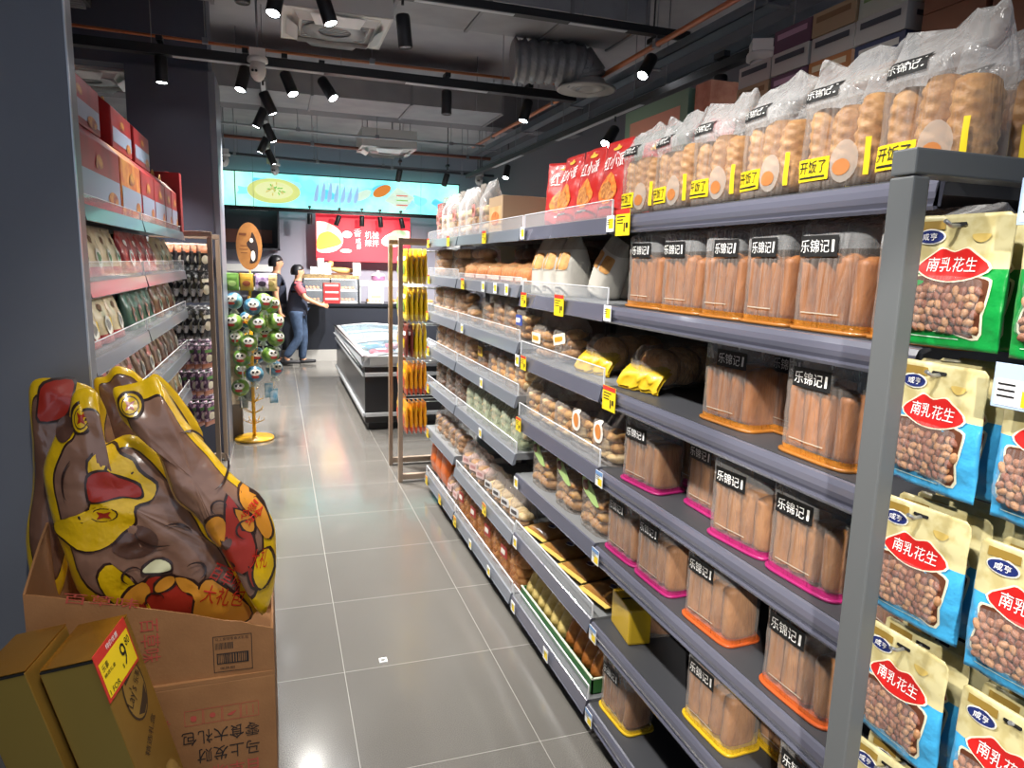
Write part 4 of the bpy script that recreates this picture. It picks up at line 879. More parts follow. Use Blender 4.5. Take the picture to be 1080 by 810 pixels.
GR= [(-0.421, 1.212), (-0.423, 1.247), (-0.395, 1.255), (-0.36, 1.263), (-0.32, 1.276), (-0.29, 1.225), (-0.253, 1.151), (-0.19, 1.063), (-0.142, 0.993), (-0.074, 0.92), (-0.032, 0.846), (-0.023, 0.774), (-0.03, 0.641), (-0.068, 0.542), (-0.119, 0.653), (-0.169, 0.75), (-0.233, 0.865), (-0.289, 0.928), (-0.323, 1.053), (-0.36, 1.119), (-0.405, 1.158)]
GT= [(-0.521, 1.175), (-0.522, 1.234), (-0.491, 1.243), (-0.464, 1.272), (-0.421, 1.261), (-0.387, 1.23), (-0.351, 1.245), (-0.282, 1.156), (-0.232, 1.028), (-0.329, 0.95), (-0.456, 0.958), (-0.513, 1.034)]
hatL = [(-0.627, 1.237), (-0.562, 1.245), (-0.561, 1.197), (-0.581, 1.145), (-0.642, 1.133), (-0.642, 1.19)]
flower = [(-0.499, 1.042), (-0.449, 1.081), (-0.426, 1.056), (-0.394, 1.035), (-0.379, 1.005), (-0.339, 0.964), (-0.35, 0.925), (-0.393, 0.909), (-0.396, 0.861), (-0.43, 0.834), (-0.466, 0.799), (-0.524, 0.785), (-0.578, 0.82), (-0.604, 0.842), (-0.59, 0.874), (-0.518, 0.872), (-0.508, 0.9), (-0.498, 0.928), (-0.482, 0.936), (-0.495, 0.975)]
hatM = [(-0.502, 0.999), (-0.461, 1.015), (-0.429, 0.994), (-0.381, 0.967), (-0.374, 0.942), (-0.391, 0.934), (-0.428, 0.941), (-0.474, 0.931), (-0.502, 0.938)]
drop = [(-0.382, 0.72), (-0.351, 0.741), (-0.317, 0.727), (-0.314, 0.707), (-0.344, 0.703), (-0.378, 0.709)]
swA = [(-0.448, 0.606), (-0.433, 0.645), (-0.388, 0.68), (-0.369, 0.647), (-0.392, 0.609), (-0.428, 0.583)]
redM = [(-0.371, 0.688), (-0.302, 0.669), (-0.252, 0.601), (-0.264, 0.529), (-0.403, 0.58)]
swB = [(-0.302, 0.68), (-0.258, 0.664), (-0.216, 0.601), (-0.244, 0.579), (-0.26, 0.623), (-0.286, 0.636)]
txtM = [(-0.242, 0.631), (-0.204, 0.663), (-0.107, 0.549), (-0.128, 0.493), (-0.255, 0.527)]
redR = [(-0.144, 0.945), (-0.095, 0.842), (-0.079, 0.76), (-0.117, 0.703), (-0.168, 0.77), (-0.156, 0.848)]
swR = [(-0.207, 0.862), (-0.18, 0.889), (-0.155, 0.867), (-0.167, 0.789), (-0.201, 0.813)]
swR2 = [(-0.128, 0.904), (-0.085, 0.871), (-0.082, 0.831), (-0.108, 0.843)]
txtR = [(-0.075, 0.749), (-0.043, 0.766), (-0.031, 0.704), (-0.065, 0.646), (-0.086, 0.689)]
flR = [(-0.108, 0.961), (-0.057, 0.898), (-0.032, 0.816), (-0.051, 0.798), (-0.085, 0.871), (-0.114, 0.923)]
coins = [(-0.513, 1.161), (-0.47, 0.89), (-0.56, 1.128), (-0.399, 0.802)]; coins2 = [(-0.379, 1.206), (-0.318, 1.231)]
GBR = P('gift_bag_brown', '755342', .26, coat=.8, var=('644638', 5), bump=(5, .8, .05)); GBD = P('gift_bag_outline', '33201a', .35, coat=.5); GBY = P('gift_bag_yellow', 'd9b012', .3, coat=.7, bump=(14, .5, .02)); GBP = P('gift_bag_pink_brown', '8d6b59', .26, coat=.8, var=('7c5b4b', 4), bump=(5, .8, .05))
GRD = P('gift_bag_red', '9a2a1c', .3, coat=.6); GOR = P('gift_bag_orange', 'cf8a2c', .33, coat=.5); GCR = P('gift_bag_cream', 'cfcca2', .4, coat=.5); GDB = P('gift_bag_dark_patch', '54392e', .35, coat=.5); GTX = P('gift_bag_text_red', 'c02818', .4)
def gift_bag(label, y, outline, thick, seed, fill, tilt=0, yaw=0):
    pts = smooth_poly(outline, 4); n = len(pts); cx = sum(p[0] for p in pts)/n; cz = sum(p[1] for p in pts)/n; zb = min(p[1] for p in pts)
    r = thing('giant_snack_bag', label, 'snack bag', (cx, y, zb), (tilt, 0, yaw), 'giant snack bags in the open carton')
    P2 = [(p[0]-cx, p[1]-zb) for p in pts]; c2 = cz-zb
    def dep(x, z, rr): return thick*max(0, 1-rr**2.6)**.62+(.030*(.35-abs(noise.noise(Vector((x*7+z*3+seed, z*6-x*2, 3)))))+.012*(.3-abs(noise.noise(Vector((x*18-z*8+seed, z*14+x*6, 5))))))*min(1, 4*(1-rr)+.2)
    def rel(x, z):
        a = math.atan2(z-c2, x); best = 1
        for i in range(n):
            (x1, z1), (x2, z2) = P2[i], P2[(i+1) % n]; a1 = math.atan2(z1-c2, x1); a2 = math.atan2(z2-c2, x2)
            d = (a2-a1+PI) % (2*PI)-PI; e = (a-a1+PI) % (2*PI)-PI
            if abs(d) > 1e-6 and 0 <= e/d <= 1:
                den = (x2-x1)*(-(z-c2))-(z2-z1)*(-x)
                # intersect the ray with the edge
                vx, vz = x, z-c2; ex, ez = x2-x1, z2-z1; det = ex*vz-ez*vx
                if abs(det) < 1e-9: continue
                t = (ex*(z1-c2)-ez*x1)/det
                if t > 0: best = 1/t
        return min(1, best)
    def front(x, z, off=0):
        x -= cx; z -= zb; rr = rel(x, z); return (x, -dep(x, z, rr)-off, z)
    rings = [.12, .25, .4, .53, .65, .75, .82, .845, .87, .9, .93, .96, .985, 1.0]
    g = G(); vs = []
    for s in (-1, 1):
        vs.append((0, s*dep(0, c2, 0), c2))
        for rr in rings: vs += [(p[0]*rr, s*dep(p[0]*rr, c2+(p[1]-c2)*rr, rr) if rr < 1 else s*.001, c2+(p[1]-c2)*rr) for p in P2]
    g.add(vs, []); B = 1+len(rings)*n
    for k, s in enumerate((-1, 1)):
        for i in range(n): g.f.append(((k*B, k*B+1+i, k*B+1+(i+1) % n)[::s], 0, True))
        for j in range(len(rings)-1):
            rr = rings[j+1]; mm = 0 if rr <= .825 else (1 if rr <= .85 else 2)
            for i in range(n): g.f.append(((k*B+1+j*n+i, k*B+1+(j+1)*n+i, k*B+1+(j+1)*n+(i+1) % n, k*B+1+j*n+(i+1) % n)[::s], mm, True))
    obj('bag_body', g, [fill, GBD, GBY], r)
    return r, front
R9 = (.2, .4, .6, .8, 1)
def art(r, fr, name, polys, line=True):
    for poly, m, off in polys:
        g = G(); ms = []
        p = smooth_poly(poly, 3); n = len(p); cx = sum(q[0] for q in p)/n; cz = sum(q[1] for q in p)/n
        if m not in ms: ms.append(m)
        if line:
            if GBD not in ms: ms.append(GBD)
            g.decal(fr, [(cx+(x-cx)*1.0+(.006 if x > cx else -.006), cz+(z-cz)*1.0+(.006 if z > cz else -.006)) for x, z in p], ms.index(GBD), off, R9)
        g.decal(fr, p, ms.index(m), off+.002, R9)
        obj(name, g, ms, r)
def coin(r, fr, c, rx, rz, rot=0):
    art(r, fr, 'coin_print', [(oval(c[0], c[1], rx, rz, 14, rot), GBY, .004)])
    o = obj('coin_centre', G().decal(fr, oval(c[0], c[1], rx*.8, rz*.8, 14, rot), 1, .0075).decal(fr, oval(c[0], c[1], rx*.70, rz*.70, 14, rot), 2, .0085).decal(fr, [(c[0]+a*rx*.42, c[1]+b*rz*.42) for a, b in ((1, 1), (0, .6), (-1, 1), (-.6, 0), (-1, -1), (0, -.6), (1, -1), (.6, 0))], 0, .0105), [GRD, GBD, GBY], r)
    return o
rT, fT = gift_bag('giant brown snack bag at the very back of the open carton', 2.33, GT, .03, 11, GBR)
rL, fL = gift_bag('giant brown snack bag at the left back, against the dark panel', 2.27, GL, .035, 5, GBR)
art(rL, fL, 'red_print', [(hatL, GRD, .004)])
rM, fM = gift_bag('giant snack bag in front centre with yellow flower and coin print', 2.165, GM, .055, 2, GBP, 0)
art(rM, fM, 'yellow_print', [(flower, GBY, .005)]); art(rM, fM, 'red_print', [(hatM, GRD, .009), (redM, GRD, .005)])
art(rM, fM, 'orange_print', [(swA, GOR, .007), (swB, GOR, .008)]); art(rM, fM, 'cream_print', [(drop, GCR, .006)])
obj('dark_patch', G().decal(fM, oval(coins[3][0], coins[3][1], .06, .05, 16), 0, .004, R9), GDB, rM); obj('dark_patch', G().decal(fM, oval(coins[2][0], coins[2][1], .024, .036, 14, -.3), 0, .004, R9), GDB, rM)
def curl(r, fr, c, R, w, a0, a1):
    p = [(c[0]+R*math.cos(a0+(a1-a0)*k/10), c[1]+R*math.sin(a0+(a1-a0)*k/10)) for k in range(11)]
    q = [(c[0]+(R-w*math.sin(PI*k/10)-.001)*math.cos(a0+(a1-a0)*k/10), c[1]+(R-w*math.sin(PI*k/10)-.001)*math.sin(a0+(a1-a0)*k/10)) for k in range(11)]
    g = G(); g.add([fr(x, z, .0115) for x, z in p+q], [(k, k+1, 12+k, 11+k) for k in range(10)]); obj('outline_print', g, GBD, r)
for c, R, w, a0, a1 in (((-.41, .70), .03, .006, .4, 4.2), ((-.245, .70), .028, .006, -1.2, 2.6), ((-.33, .85), .07, .006, 3.4, 5.0), ((-.30, .80), .05, .006, .3, 2.0), ((-.36, .62), .025, .006, 0, 4), ((-.47, .98), .10, .005, 2.4, 3.6)): curl(rM, fM, c, R, w, a0, a1)
art(rM, fM, 'orange_print', [(oval(-.33, .665, .03, .018, 12, .6), GOR, .009)]); art(rM, fM, 'yellow_print', [([(-.50, .70), (-.46, .74), (-.40, .66), (-.36, .58), (-.42, .56), (-.47, .62)], GBY, .004)])
coin(rM, fM, coins[0], .024, .04, -.2); coin(rM, fM, coins[1], .045, .026, .05)
art(rM, fM, 'text_panel', [(txtM, GOR, .009)])
obj('lettering', G().text(fM, '百草味', -.16, .665, .10, .05, 0, .0135, -.6).text(fM, '大礼包', -.175, .605, .12, .06, 0, .0135, -.35), GTX, rM)
rR, fR = gift_bag('giant snack bag at the right of the open carton, slumped over its edge', 2.085, GR, .05, 8, GBP, 0, .0)
art(rR, fR, 'red_print', [(redR, GRD, .005)]); art(rR, fR, 'orange_print', [(swR, GOR, .006), (swR2, GOR, .007), (flR, GOR, .0045)]); coin(rR, fR, coins2[0], .027, .03, .2)
for c, R, w, a0, a1 in (((-.17, .915), .022, .005, 0, 4.4), ((-.10, .84), .03, .005, 1, 4.6), ((-.20, 1.02), .06, .006, -1.2, .6), ((-.25, 1.08), .05, .005, .2, 1.8)): curl(rR, fR, c, R, w, a0, a1)
art(rR, fR, 'red_print', [([(-.10, .72), (-.07, .70), (-.06, .65), (-.09, .66)], GRD, .006)]); art(rR, fR, 'dark_print', [(oval(-.155, .80, .02, .012, 12, .9), GDB, .006)])
art(rR, fR, 'text_panel', [(txtR, GBY, .009)])
obj('lettering', G().text(fR, '大礼', -.068, .745, .045, .06, 0, .0135, -.2), GTX, rR)
obj('print', G().text(fR, '零食', -.085, .885, .05, .06, 0, .0125, -.9), GTX, rR)
# ================================================================== further in: lollipop stand, freezer, counter, signs
YM = P('yellow_stand_paint', 'd9a51c', .35, coat=.4)
t = thing('lollipop_stand', 'yellow round-based lollipop stand beside the blue-black pillar', 'display stand', (-.225, 6.52, 0))
obj('base', G().lathe([(.0, .0), (.165, 0), (.17, .006), (.165, .022), (.03, .026), (.02, .034), (0, .034)], 32), YM, t)
obj('pole', G().tube([(0, 0, .03), (0, 0, 1.28)], .016, 10), YM, t)
LOL = []
for ti, z in enumerate([.14, .24, .34, .44, .54, .66, .78, .90, 1.02, 1.13]):
    g = G(); na = 6
    for k in range(na):
        a = k*2*PI/na+ti*.5; R = .085 if z < .4 else .05
        g.tube([(.012*math.cos(a), .012*math.sin(a), z), (R*math.cos(a), R*math.sin(a), z+.035), (R*math.cos(a), R*math.sin(a), z+.055)], .0035, 6)
    obj('arm', g, YM, t)
def oval_sign():
    r = empty('oval_sign'); g = G().prism([(x, z) for x, z in oval(0, .2, .105, .2, 32)], -.006, .006)
    obj('board', g, P('tan_board', 'a9743c', .5, var=('8c5a2c', 8)), r)
    obj('picture', G().decal(lambda x, z, o=0: (x, -.006-o, z), smooth_poly([(.0, .06), (.06, .08), (.07, .2), (.03, .32), (.01, .26), (-.02, .22), (.02, .14)]), 0, .002).decal(lambda x, z, o=0: (x, -.006-o, z), oval(.03, .12, .018, .045), 1, .004).decal(lambda x, z, o=0: (x, -.006-o, z), oval(.02, .25, .015, .02), 1, .004), [P('dark_print', '2a1c1a', .5), P('white_print', 'd8cfc4', .5)], r)
    obj('print', G().band(flat, -.08, -.02, .29, .31, 0, .0075, 2, 1).band(flat, -.07, -.0, .2, .206, 0, .0075, 2, 1).band(flat, -.08, -.01, .17, .176, 0, .0075, 2, 1).band(flat, -.07, -.015, .14, .146, 0, .0075, 2, 1), P('brown_board_print', '6b3b1e', .5), r)
    obj('stem', G().tube([(0, 0, -.24), (0, 0, .02)], .006, 8), YM, r)
    return r
place('oval', oval_sign, 'oval tan sign board on top of the lollipop stand', 'sign', (-.215, 6.50, 1.505))
def lollipop(nm, colm):
    def b():
        r = empty('lollipop')
        obj('candy', G().ell((0, 0, 0), (.058, .058, .058), 18, 12), colm, r)
        f = lambda x, z, o=0: (x, -math.sqrt(max(0, .0585**2-x*x-z*z))-.001-o, z)
        obj('picture', G().decal(f, oval(.004, .018, .034, .022), 0, 0).decal(f, oval(-.012, .02, .008, .008), 1, .001).decal(f, oval(.014, .022, .008, .008), 1, .001).decal(f, oval(.003, -.012, .024, .010), 2, .0), [P('lolly_white', 'c9c6bc', .4, var=('8a8078', 40, .55, .6)), INK, P('lolly_red', 'b8322c', .4)], r)
        obj('stick', G().tube([(0, .0, -.05), (0, .012, -.14)], .005, 6), WHITE, r)
        obj('wrapper_skirt', G().lathe([(.012, -.05), (.02, -.065), (.034, -.085)], 12), FILM('lolly_film', (.9, .95, .9), .3, .7, .15, (60, .8)), r)
        return r
    return b
LG = lollipop('g', P('lolly_green', '4a7426', .35, coat=.5, var=('7fa048', 20, .4, .6))); LB = lollipop('b', P('lolly_blue', '245470', .35, coat=.5, var=('5890a8', 20, .4, .6)))
TN = ['top', 'second', 'third', 'fourth', 'fifth', 'lowest']
LP = [(0, [(-.36, 1.23, 'b'), (-.20, 1.20, 'b'), (-.05, 1.20, 'g'), (-.11, 1.24, 'g')]), (1, [(-.355, 1.06, 'g'), (-.26, 1.06, 'b'), (-.17, 1.05, 'g'), (-.08, 1.08, 'g'), (-.02, 1.06, 'g')]), (2, [(-.345, .90, 'g'), (-.24, .89, 'g'), (-.13, .94, 'g'), (-.02, .92, 'g')]),
      (3, [(-.30, .76, 'g'), (-.19, .74, 'b'), (-.07, .77, 'g')]), (4, [(-.31, .61, 'g'), (-.20, .62, 'b'), (-.04, .63, 'b')]), (5, [(-.32, .50, 'g')])]
for tier, row in LP:
    for i, (x, z, c) in enumerate(row):
        dx = x+.225; yy = 6.52-math.sqrt(max(.004, .17**2-dx*dx))*(1.1 if (i+tier) % 2 else -.9)
        place('lolly'+c, LG if c == 'g' else LB, '%s lollipop with white face patch, %s tier of the stand, %s from the left' % ('green' if c == 'g' else 'blue', TN[tier], ORD[i]), 'lollipop', (x, yy, z), (0, 0, dx*2.5), 'lollipops on the yellow stand', 1.28)
for i, (x, z, c) in enumerate([(-.27, .42, 0), (-.09, .45, 1), (-.05, .40, 1), (-.3, .36, 0)]):
    place('tail%d' % c, hang_bag('tl%d' % c, P('tail_film_%d' % c, ('8a938a', '3f86a8')[c], .25, coat=.5, var=(('2c3030', 'b8cbd2')[c], 20)), P('tail_film_%d' % c, '8a938a'), None, .07, .13, .03, None, 7), '%s candy bag hanging low on the lollipop stand, %s' % (('dark', 'pale blue')[c], ('left of pole', 'right of pole', 'rightmost, by blue wrapper', 'lower left')[i]), 'candy bag', (x, 6.43, z+.06), (0, 0, .2), 'bags hanging low on the stand')
for i, (x, m, nm) in enumerate([(-.36, P('leaf_foil', '5f8a3a', .35, coat=.4), 'green'), (-.245, P('mustard_foil', 'b08a2c', .35, coat=.4), 'mustard yellow'), (-.12, P('violet_foil', '6a4a7a', .35, coat=.4, var=('c8b8d0', 30)), 'violet'), (-.05, P('beige_foil', 'b39a6a', .35, coat=.4), 'beige')]):
    place('top_bag_'+nm, hang_bag('tb'+nm, m, m, None, .11, .15, .04, (P('bag_print_'+nm, ('9ab86a', '7a3a1c', '2a1c30', '7a6a3a')[i], .5), m), 8+i), '%s snack bag hanging under the oval sign' % nm, 'snack bag', (x, 6.46+.015*(i % 2), 1.465), (0, 0, .05-.1*(i % 2)), 'bags under the oval sign')
obj('cross_bar', G().tube([(-.16, -.03, 1.46), (.2, -.03, 1.46)], .004, 6).tube([(0, 0, 1.27), (0, 0, 1.47), (0, -.03, 1.46)], .008, 6), YM, t)
for i in range(5):
    place('beige_stack', carton('stack', .10, .12, .115, 'b7a68c', None, None, ('a3927a', 20)), 'beige paper carton in the stack behind the wood-edged rack, %s from the floor' % ORD[i], 'carton', (-.385, 6.7, .30+.1155*i), 0, 'beige cartons by the pillar')
place('stack_crate', carton('stackb', .12, .14, .299, '5a5046'), 'dark carton under the beige stack by the pillar', 'carton', (-.385, 6.7, 0))

# ---- chest freezer
t = thing('chest_freezer', 'black chest freezer with silver rails and glass lids beyond the right rack', 'freezer', (1.21, 8.3, 0))
x0, x1, y0, y1 = -.44, .44, -1.66, 1.66
FB = P('freezer_black', '15161a', .3, coat=.2); FS = P('freezer_silver', 'c9ccd0', .28, .5); FW = P('freezer_liner', '98a2a8', .4)
obj('body', G().box(x0, x1, y0, y1, .07, .62), FB, t, .012)
obj('foot', G().box(x0+.04, x1-.04, y0+.05, y1-.05, .0, .07), BLACK, t)
for nm, z in (('upper_rail', .545), ('lower_rail', .155)):
    g = G()
    for ya, yb in ((y0, y0+1.1), (y0+1.13, y1)): g.box(x0-.022, x0+.002, ya, yb, z-.02, z+.02)
    g.box(x0-.0, x1, y0-.022, y0+.002, z-.02, z+.02).box(x1-.002, x1+.022, y0, y1, z-.02, z+.02)
    obj(nm, g, FS, t, .009)
rimp = [(-.03, .0), (.035, .0), (.05, .05), (.03, .10), (-.0, .115), (-.03, .10)]
g = G()
g.box(x0-.02, x0+.05, y0-.02, y1+.02, .62, .72).box(x1-.05, x1+.02, y0-.02, y1+.02, .62, .72).box(x0-.02, x1+.02, y0-.02, y0+.06, .62, .72).box(x0-.02, x1+.02, y1-.06, y1+.02, .62, .72)
obj('rim', g, FS, t, .02)
obj('liner', G().box(x0+.05, x1-.05, y0+.06, y1-.06, .622, .626), FW, t)
for i, (a, b, zz) in enumerate([(y0+.05, -.5, .712), (-.56, .6, .722), (.54, y1-.05, .712)]):
    gl = obj('glass_lid', G().sheet(lambda u, v: (x0+.05+(x1-x0-.1)*u, a+(b-a)*v, zz+.03*math.sin(PI*u)), 8, 2), FILM('lid_glass', (.5, .6, .65), .05, .5, .03, None, (.88, .96, 1)), t)
    g = G()
    for q in (a, b): g.tube([(x0+.05+(x1-x0-.1)*k/8, q, zz+.003+.03*math.sin(PI*k/8)) for k in range(9)], .012, 6)
    obj('lid_edge', g, FS, gl)
def frozen_pack(c, nm):
    r = empty('frozen_pack'); m = P('frozen_'+nm.replace(' ', '_'), c, .35, coat=.4)
    obj('pack_body', G().ell((0, 0, .036), (.12, .13, .035), 14, 8, 0, .6), m, r); obj('print', G().decal(lambda x, z, o=0: (x, z, .0715+o), oval(0, 0, .055, .06), 0, .001), WHITEINK, r); return r
for i, (x, y, c, nm) in enumerate([(-.22, -1.3, 'd8dde0', 'white'), (.1, -1.25, 'c9343a', 'red'), (-.18, -.92, 'b7303c', 'dark red'), (.12, -.85, 'e6e2dc', 'cream'), (-.2, -.4, '7fa8bf', 'blue'), (.08, -.35, 'c9545a', 'rose'), (-.15, .1, 'c4ccd0', 'pale grey'), (.1, .3, 'a8b8c0', 'grey-blue')]):
    place('frozen_'+nm, lambda c=c, nm=nm: frozen_pack(c, nm), '%s frozen food pack under the glass lid of the freezer' % nm, 'frozen food', (1.21+x, 8.3+y, .627), .1*i, 'packs in the freezer')

# ---- service counter at the back
DKB = P('counter_navy', '23262f', .4); STN = P('pale_stone_kick', 'a8a6a2', .5)
t = thing('service_counter', 'long dark service counter with pale stone base at the back', 'counter', (1.2, 11.95, 0))
obj('front_panel', G().box(-2.6, 2.2, -.33, .3, .18, .88), DKB, t); obj('kick_base', G().box(-2.6, 2.2, -.36, .3, 0, .18), STN, t); obj('counter_top', G().box(-2.62, 2.22, -.36, .33, .88, .93), P('counter_top_dark', '1c1e24', .25), t, .006)
t = thing('glass_display_case', 'glass-fronted pastry case with brown top on the back counter', 'display case', (.85, 11.9, .93))
CASE = P('case_brown_top', '6d5a3c', .5, var=('9a8358', 20)); GLASS = FILM('case_glass', (.85, .9, .95), .1, .6, .03, None)
obj('case_top', G().box(-.46, .42, -.28, .25, .39, .45), CASE, t, .004); obj('case_glass', G().box(-.45, .41, -.275, -.27, .02, .39).box(.405, .41, -.27, .24, .02, .39), GLASS, t)
g = G()
for x in (-.455, -.03, .41): g.box(x-.01, x+.01, -.285, -.265, .0, .39)
obj('case_frame', g, BLACK, t); obj('case_shelf', G().box(-.44, .4, -.25, .22, .19, .2), WHITE, t); obj('case_back', G().box(-.45, .41, .23, .25, 0, .39), P('case_back_pale', 'c9c4c6', .6), t); obj('case_floor', G().box(-.45, .41, -.26, .23, 0, .012), WHITE, t)
obj('case_lamp', G().box(-.42, .38, -.24, -.2, .378, .388), EM('case_lamp_glow', 'fff2da', 6), t)
def pastry_tray():
    r = empty('pastry_tray'); obj('tray', G().box(-.12, .12, -.14, .14, 0, .02), P('tray_steel', 'b9b4ac', .35, .5), r, .004)
    g = G()
    for i in range(4):
        for j in range(4): g.ell((-.085+i*.057, -.1+j*.066, .04), (.026, .03, .024), 10, 6, 0, .85)
    obj('pastries', g, P('pastry_brown', 'b8763e', .5, var=('d9a56a', 20)), r); return r
k = 0
for zz, nm in ((.203, 'upper'), (.015, 'lower')):
    for i, x in enumerate((-.31, -.03, .25)):
        place('pastry', pastry_tray, 'tray of brown pastries on the %s shelf of the glass case, %s from left' % (nm, ORD[i]), 'pastry tray', (.85+x, 11.86, .93+zz), 0, 'pastry trays in the case')
for i, (x, n2) in enumerate(((1.52, 'nearer the case'), (1.95, 'middle'), (2.4, 'farther right'))): place('pastry', pastry_tray, 'tray of brown pastries on the open back counter, %s' % n2, 'pastry tray', (x, 11.8, .931), 0, 'pastry trays on the counter')
def white_blocks():
    r = empty('white_paper_packs'); obj('stack', G().box(-.09, .01, -.06, .06, 0, .26).box(.012, .12, -.06, .06, 0, .19).box(-.2, -.092, -.05, .06, 0, .12), WHITE, r, .012); obj('fold', G().box(-.085, .005, -.062, -.06, .1, .104).box(.02, .11, -.062, -.06, .08, .084), P('fold_grey', 'b5b5b5', .6), r); return r
place('wblocks', white_blocks, 'white paper packs standing on the brown-topped pastry case', 'packaging', (.72, 11.85, 1.381))
def tan_bird():
    r = empty('tan_bird_ornament'); obj('body', G().shell(lambda u, v: (-.18+.42*v, .05*math.sin(PI*min(1, v*1.0+.02))**.6*math.cos(2*PI*u), .07+.05*math.sin(PI*v)**.5*math.sin(2*PI*u)+.09*max(0, .35-v)), 14, 14), P('tan_ceramic', 'c49a5e', .5), r)
    obj('head', G().ell((-.16, 0, .17), (.05, .045, .05), 12, 8), P('tan_ceramic', 'c49a5e'), r); obj('beak', G().tube([(-.2, 0, .17), (-.235, 0, .16)], [.014, .002], 8), P('beak_brown', '8a5a2c', .5), r); obj('plinth', G().box(-.14, .3, -.08, .08, -.0, .025), P('plinth_brown', '6a4028', .5), r); return r
place('bird', tan_bird, 'tan long-bodied bird shaped ornament on the pastry case', 'ornament', (1.0, 11.85, 1.381))
def menu_card(w, h):
    def b():
        r = empty('menu_card'); obj('card', G().box(-w/2, w/2, -.003, .003, 0, h), P('menu_white', 'dfe0de', .5), r)
        obj('print', G().band(flat, -w*.35, w*.35, h*.5, h*.75, 0, .0045, 1, 1).band(flat, -w*.35, w*.35, h*.25, h*.4, 1, .0045, 1, 1).band(flat, -w*.35, w*.2, h*.12, h*.16, 0, .0045, 1, 1), [P('menu_grey', '8d918d', .5), P('menu_green', '8aa07a', .5)], r); obj('foot', G().box(-w/2, w/2, 0, .06, 0, .006), P('menu_white', 'dfe0de'), r); return r
    return b
place('menu1', menu_card(.12, .2), 'white price card standing at right end of the pastry case', 'sign', (1.24, 11.68, 1.381)); place('menu2', menu_card(.24, .33), 'tall white menu card on the back counter beside the case', 'sign', (1.55, 11.68, .931))
t = thing('white_rack', 'low white rack on the back counter right of the case', 'rack', (1.75, 12.0, .93))
obj('rack_shelf', G().box(-.45, .6, -.2, .2, .28, .36), WHITE, t, .006)
for x in (-.44, .58): obj('leg', G().box(x-.01, x+.01, -.18, .18, 0, .28), P('rack_grey', '9a9ca0', .4), t)
t = thing('lidded_pot', 'purple lidded pot on the white rack', 'pot', (1.62, 11.95, 1.2905)); obj('pot_body', G().lathe([(0, 0), (.1, 0), (.115, .03), (.11, .09), (.05, .11)], 18), P('mauve_glaze', '8a5a7a', .3), t); obj('lid', G().lathe([(.118, .085), (.10, .115), (.03, .13), (.015, .15), (.02, .17), (0, .175)], 18), P('mauve_white', 'd9cbd3', .35), t)
# red boxes carried by the person
for i in range(3):
    place('redcrate', carton('redcrate', .25, .2, .103, '8f1f22', None, P('crate_pale', 'd5c8c4', .5)), 'dark red box in the carried stack, %s from the bottom' % ORD[i], 'box', (.80, 11.2, .955+i*.104), 0, 'red boxes held by the person')
# signs
t = thing('light_box_banner', 'long cyan light-box banner with food pictures above the counter', 'sign', (1.05, 12.6, 2.46))
BAN = P('banner_glow', '5fd6dd', .5, var=('b4f0d4', 1.6, .3, .72), emit=1.5)
obj('panel', G().box(-1.92, 2.1, 0, .12, 0, .54), BAN, t); obj('frame', G().box(-1.94, 2.12, .002, .14, -.03, 0).box(-1.94, 2.12, .002, .14, .54, .56).box(-1.66, -1.645, -.003, 0, 0, .54), BLACK, t)
def E2(n, c): return P(n, c, .5, emit=.9)
rr_ = random.Random(9)
for i in range(14):
    x = -1.5+i*.25+rr_.uniform(-.1, .1); z = rr_.uniform(.15, .40)
    p = smooth_poly([(min(2.08, max(-1.9, x+rr_.uniform(.08, .2)*math.cos(a))), min(.53, max(.01, z+rr_.uniform(.04, .13)*math.sin(a)))) for a in (k*PI/4 for k in range(8))], 2)
    obj('painted_wash', G().decal(flat, [(min(2.08, max(-1.9, a)), min(.535, max(.005, b))) for a, b in p], 0, .0008+.00005*i), P('wash_%d' % (i % 4), ('7fdfe8', '58c2e2', 'a9ecd6', '8fd0ee')[i % 4], .5, emit=1.3), t)
g = G().decal(flat, oval(-1.05, .26, .42, .2, 28), 0, .003).decal(flat, oval(-1.05, .27, .3, .14, 24), 1, .005)
rr_ = random.Random(4)
for i in range(26): a = rr_.uniform(0, 6.28); q = rr_.uniform(0, .2); g.decal(flat, oval(-1.05+q*math.cos(a), .29+q*.5*math.sin(a), .03, .012, 8, a), 2+i % 2, .007+.0001*i)
obj('picture', g, [E2('noodle_yellow', 'd9e28a'), E2('noodle_pale', 'e8eeb0'), E2('herb_green', '7fc06a'), E2('broth_tan', 'cdb87a')], t, label='yellow noodle bowl picture')
g = G()
for i in range(7): g.decal(flat, smooth_poly([(-.42+i*.11, .14), (-.36+i*.11, .4+.05*math.sin(i)), (-.33+i*.11, .38), (-.35+i*.11, .15)]), 0, .003+.0002*i)
obj('picture', g, E2('iris_violet', '9cc4ea'), t, label='pale violet flower picture')
g = G().decal(flat, [(.78, .2), (1.0, .44), (1.3, .28), (1.12, .05)], 0, .003).decal(flat, oval(.73, .36, .17, .085, 18, .5), 1, .005).decal(flat, oval(.4, .27, .16, .07, 16, .5), 0, .004)
for i in range(3): g.band(flat, .98, 1.18, .13+i*.08, .15+i*.08, 2+i % 2, .006, 1, 1)
obj('picture', g, [E2('pack_white', 'd6f0dc'), E2('food_orange', 'd9843a'), E2('text_red', 'd0605a'), E2('text_green', '8fc06a')], t, label='white pack with orange food picture')
t = thing('red_sign', 'red wall sign with white characters and food plates', 'sign', (.66, 12.62, 1.6))
RS = P('sign_red_glow', 'd8283a', .5, emit=.75)
W_, H_ = 1.62, .84
obj('panel', G().box(0, W_, 0, .03, 0, H_), RS, t)
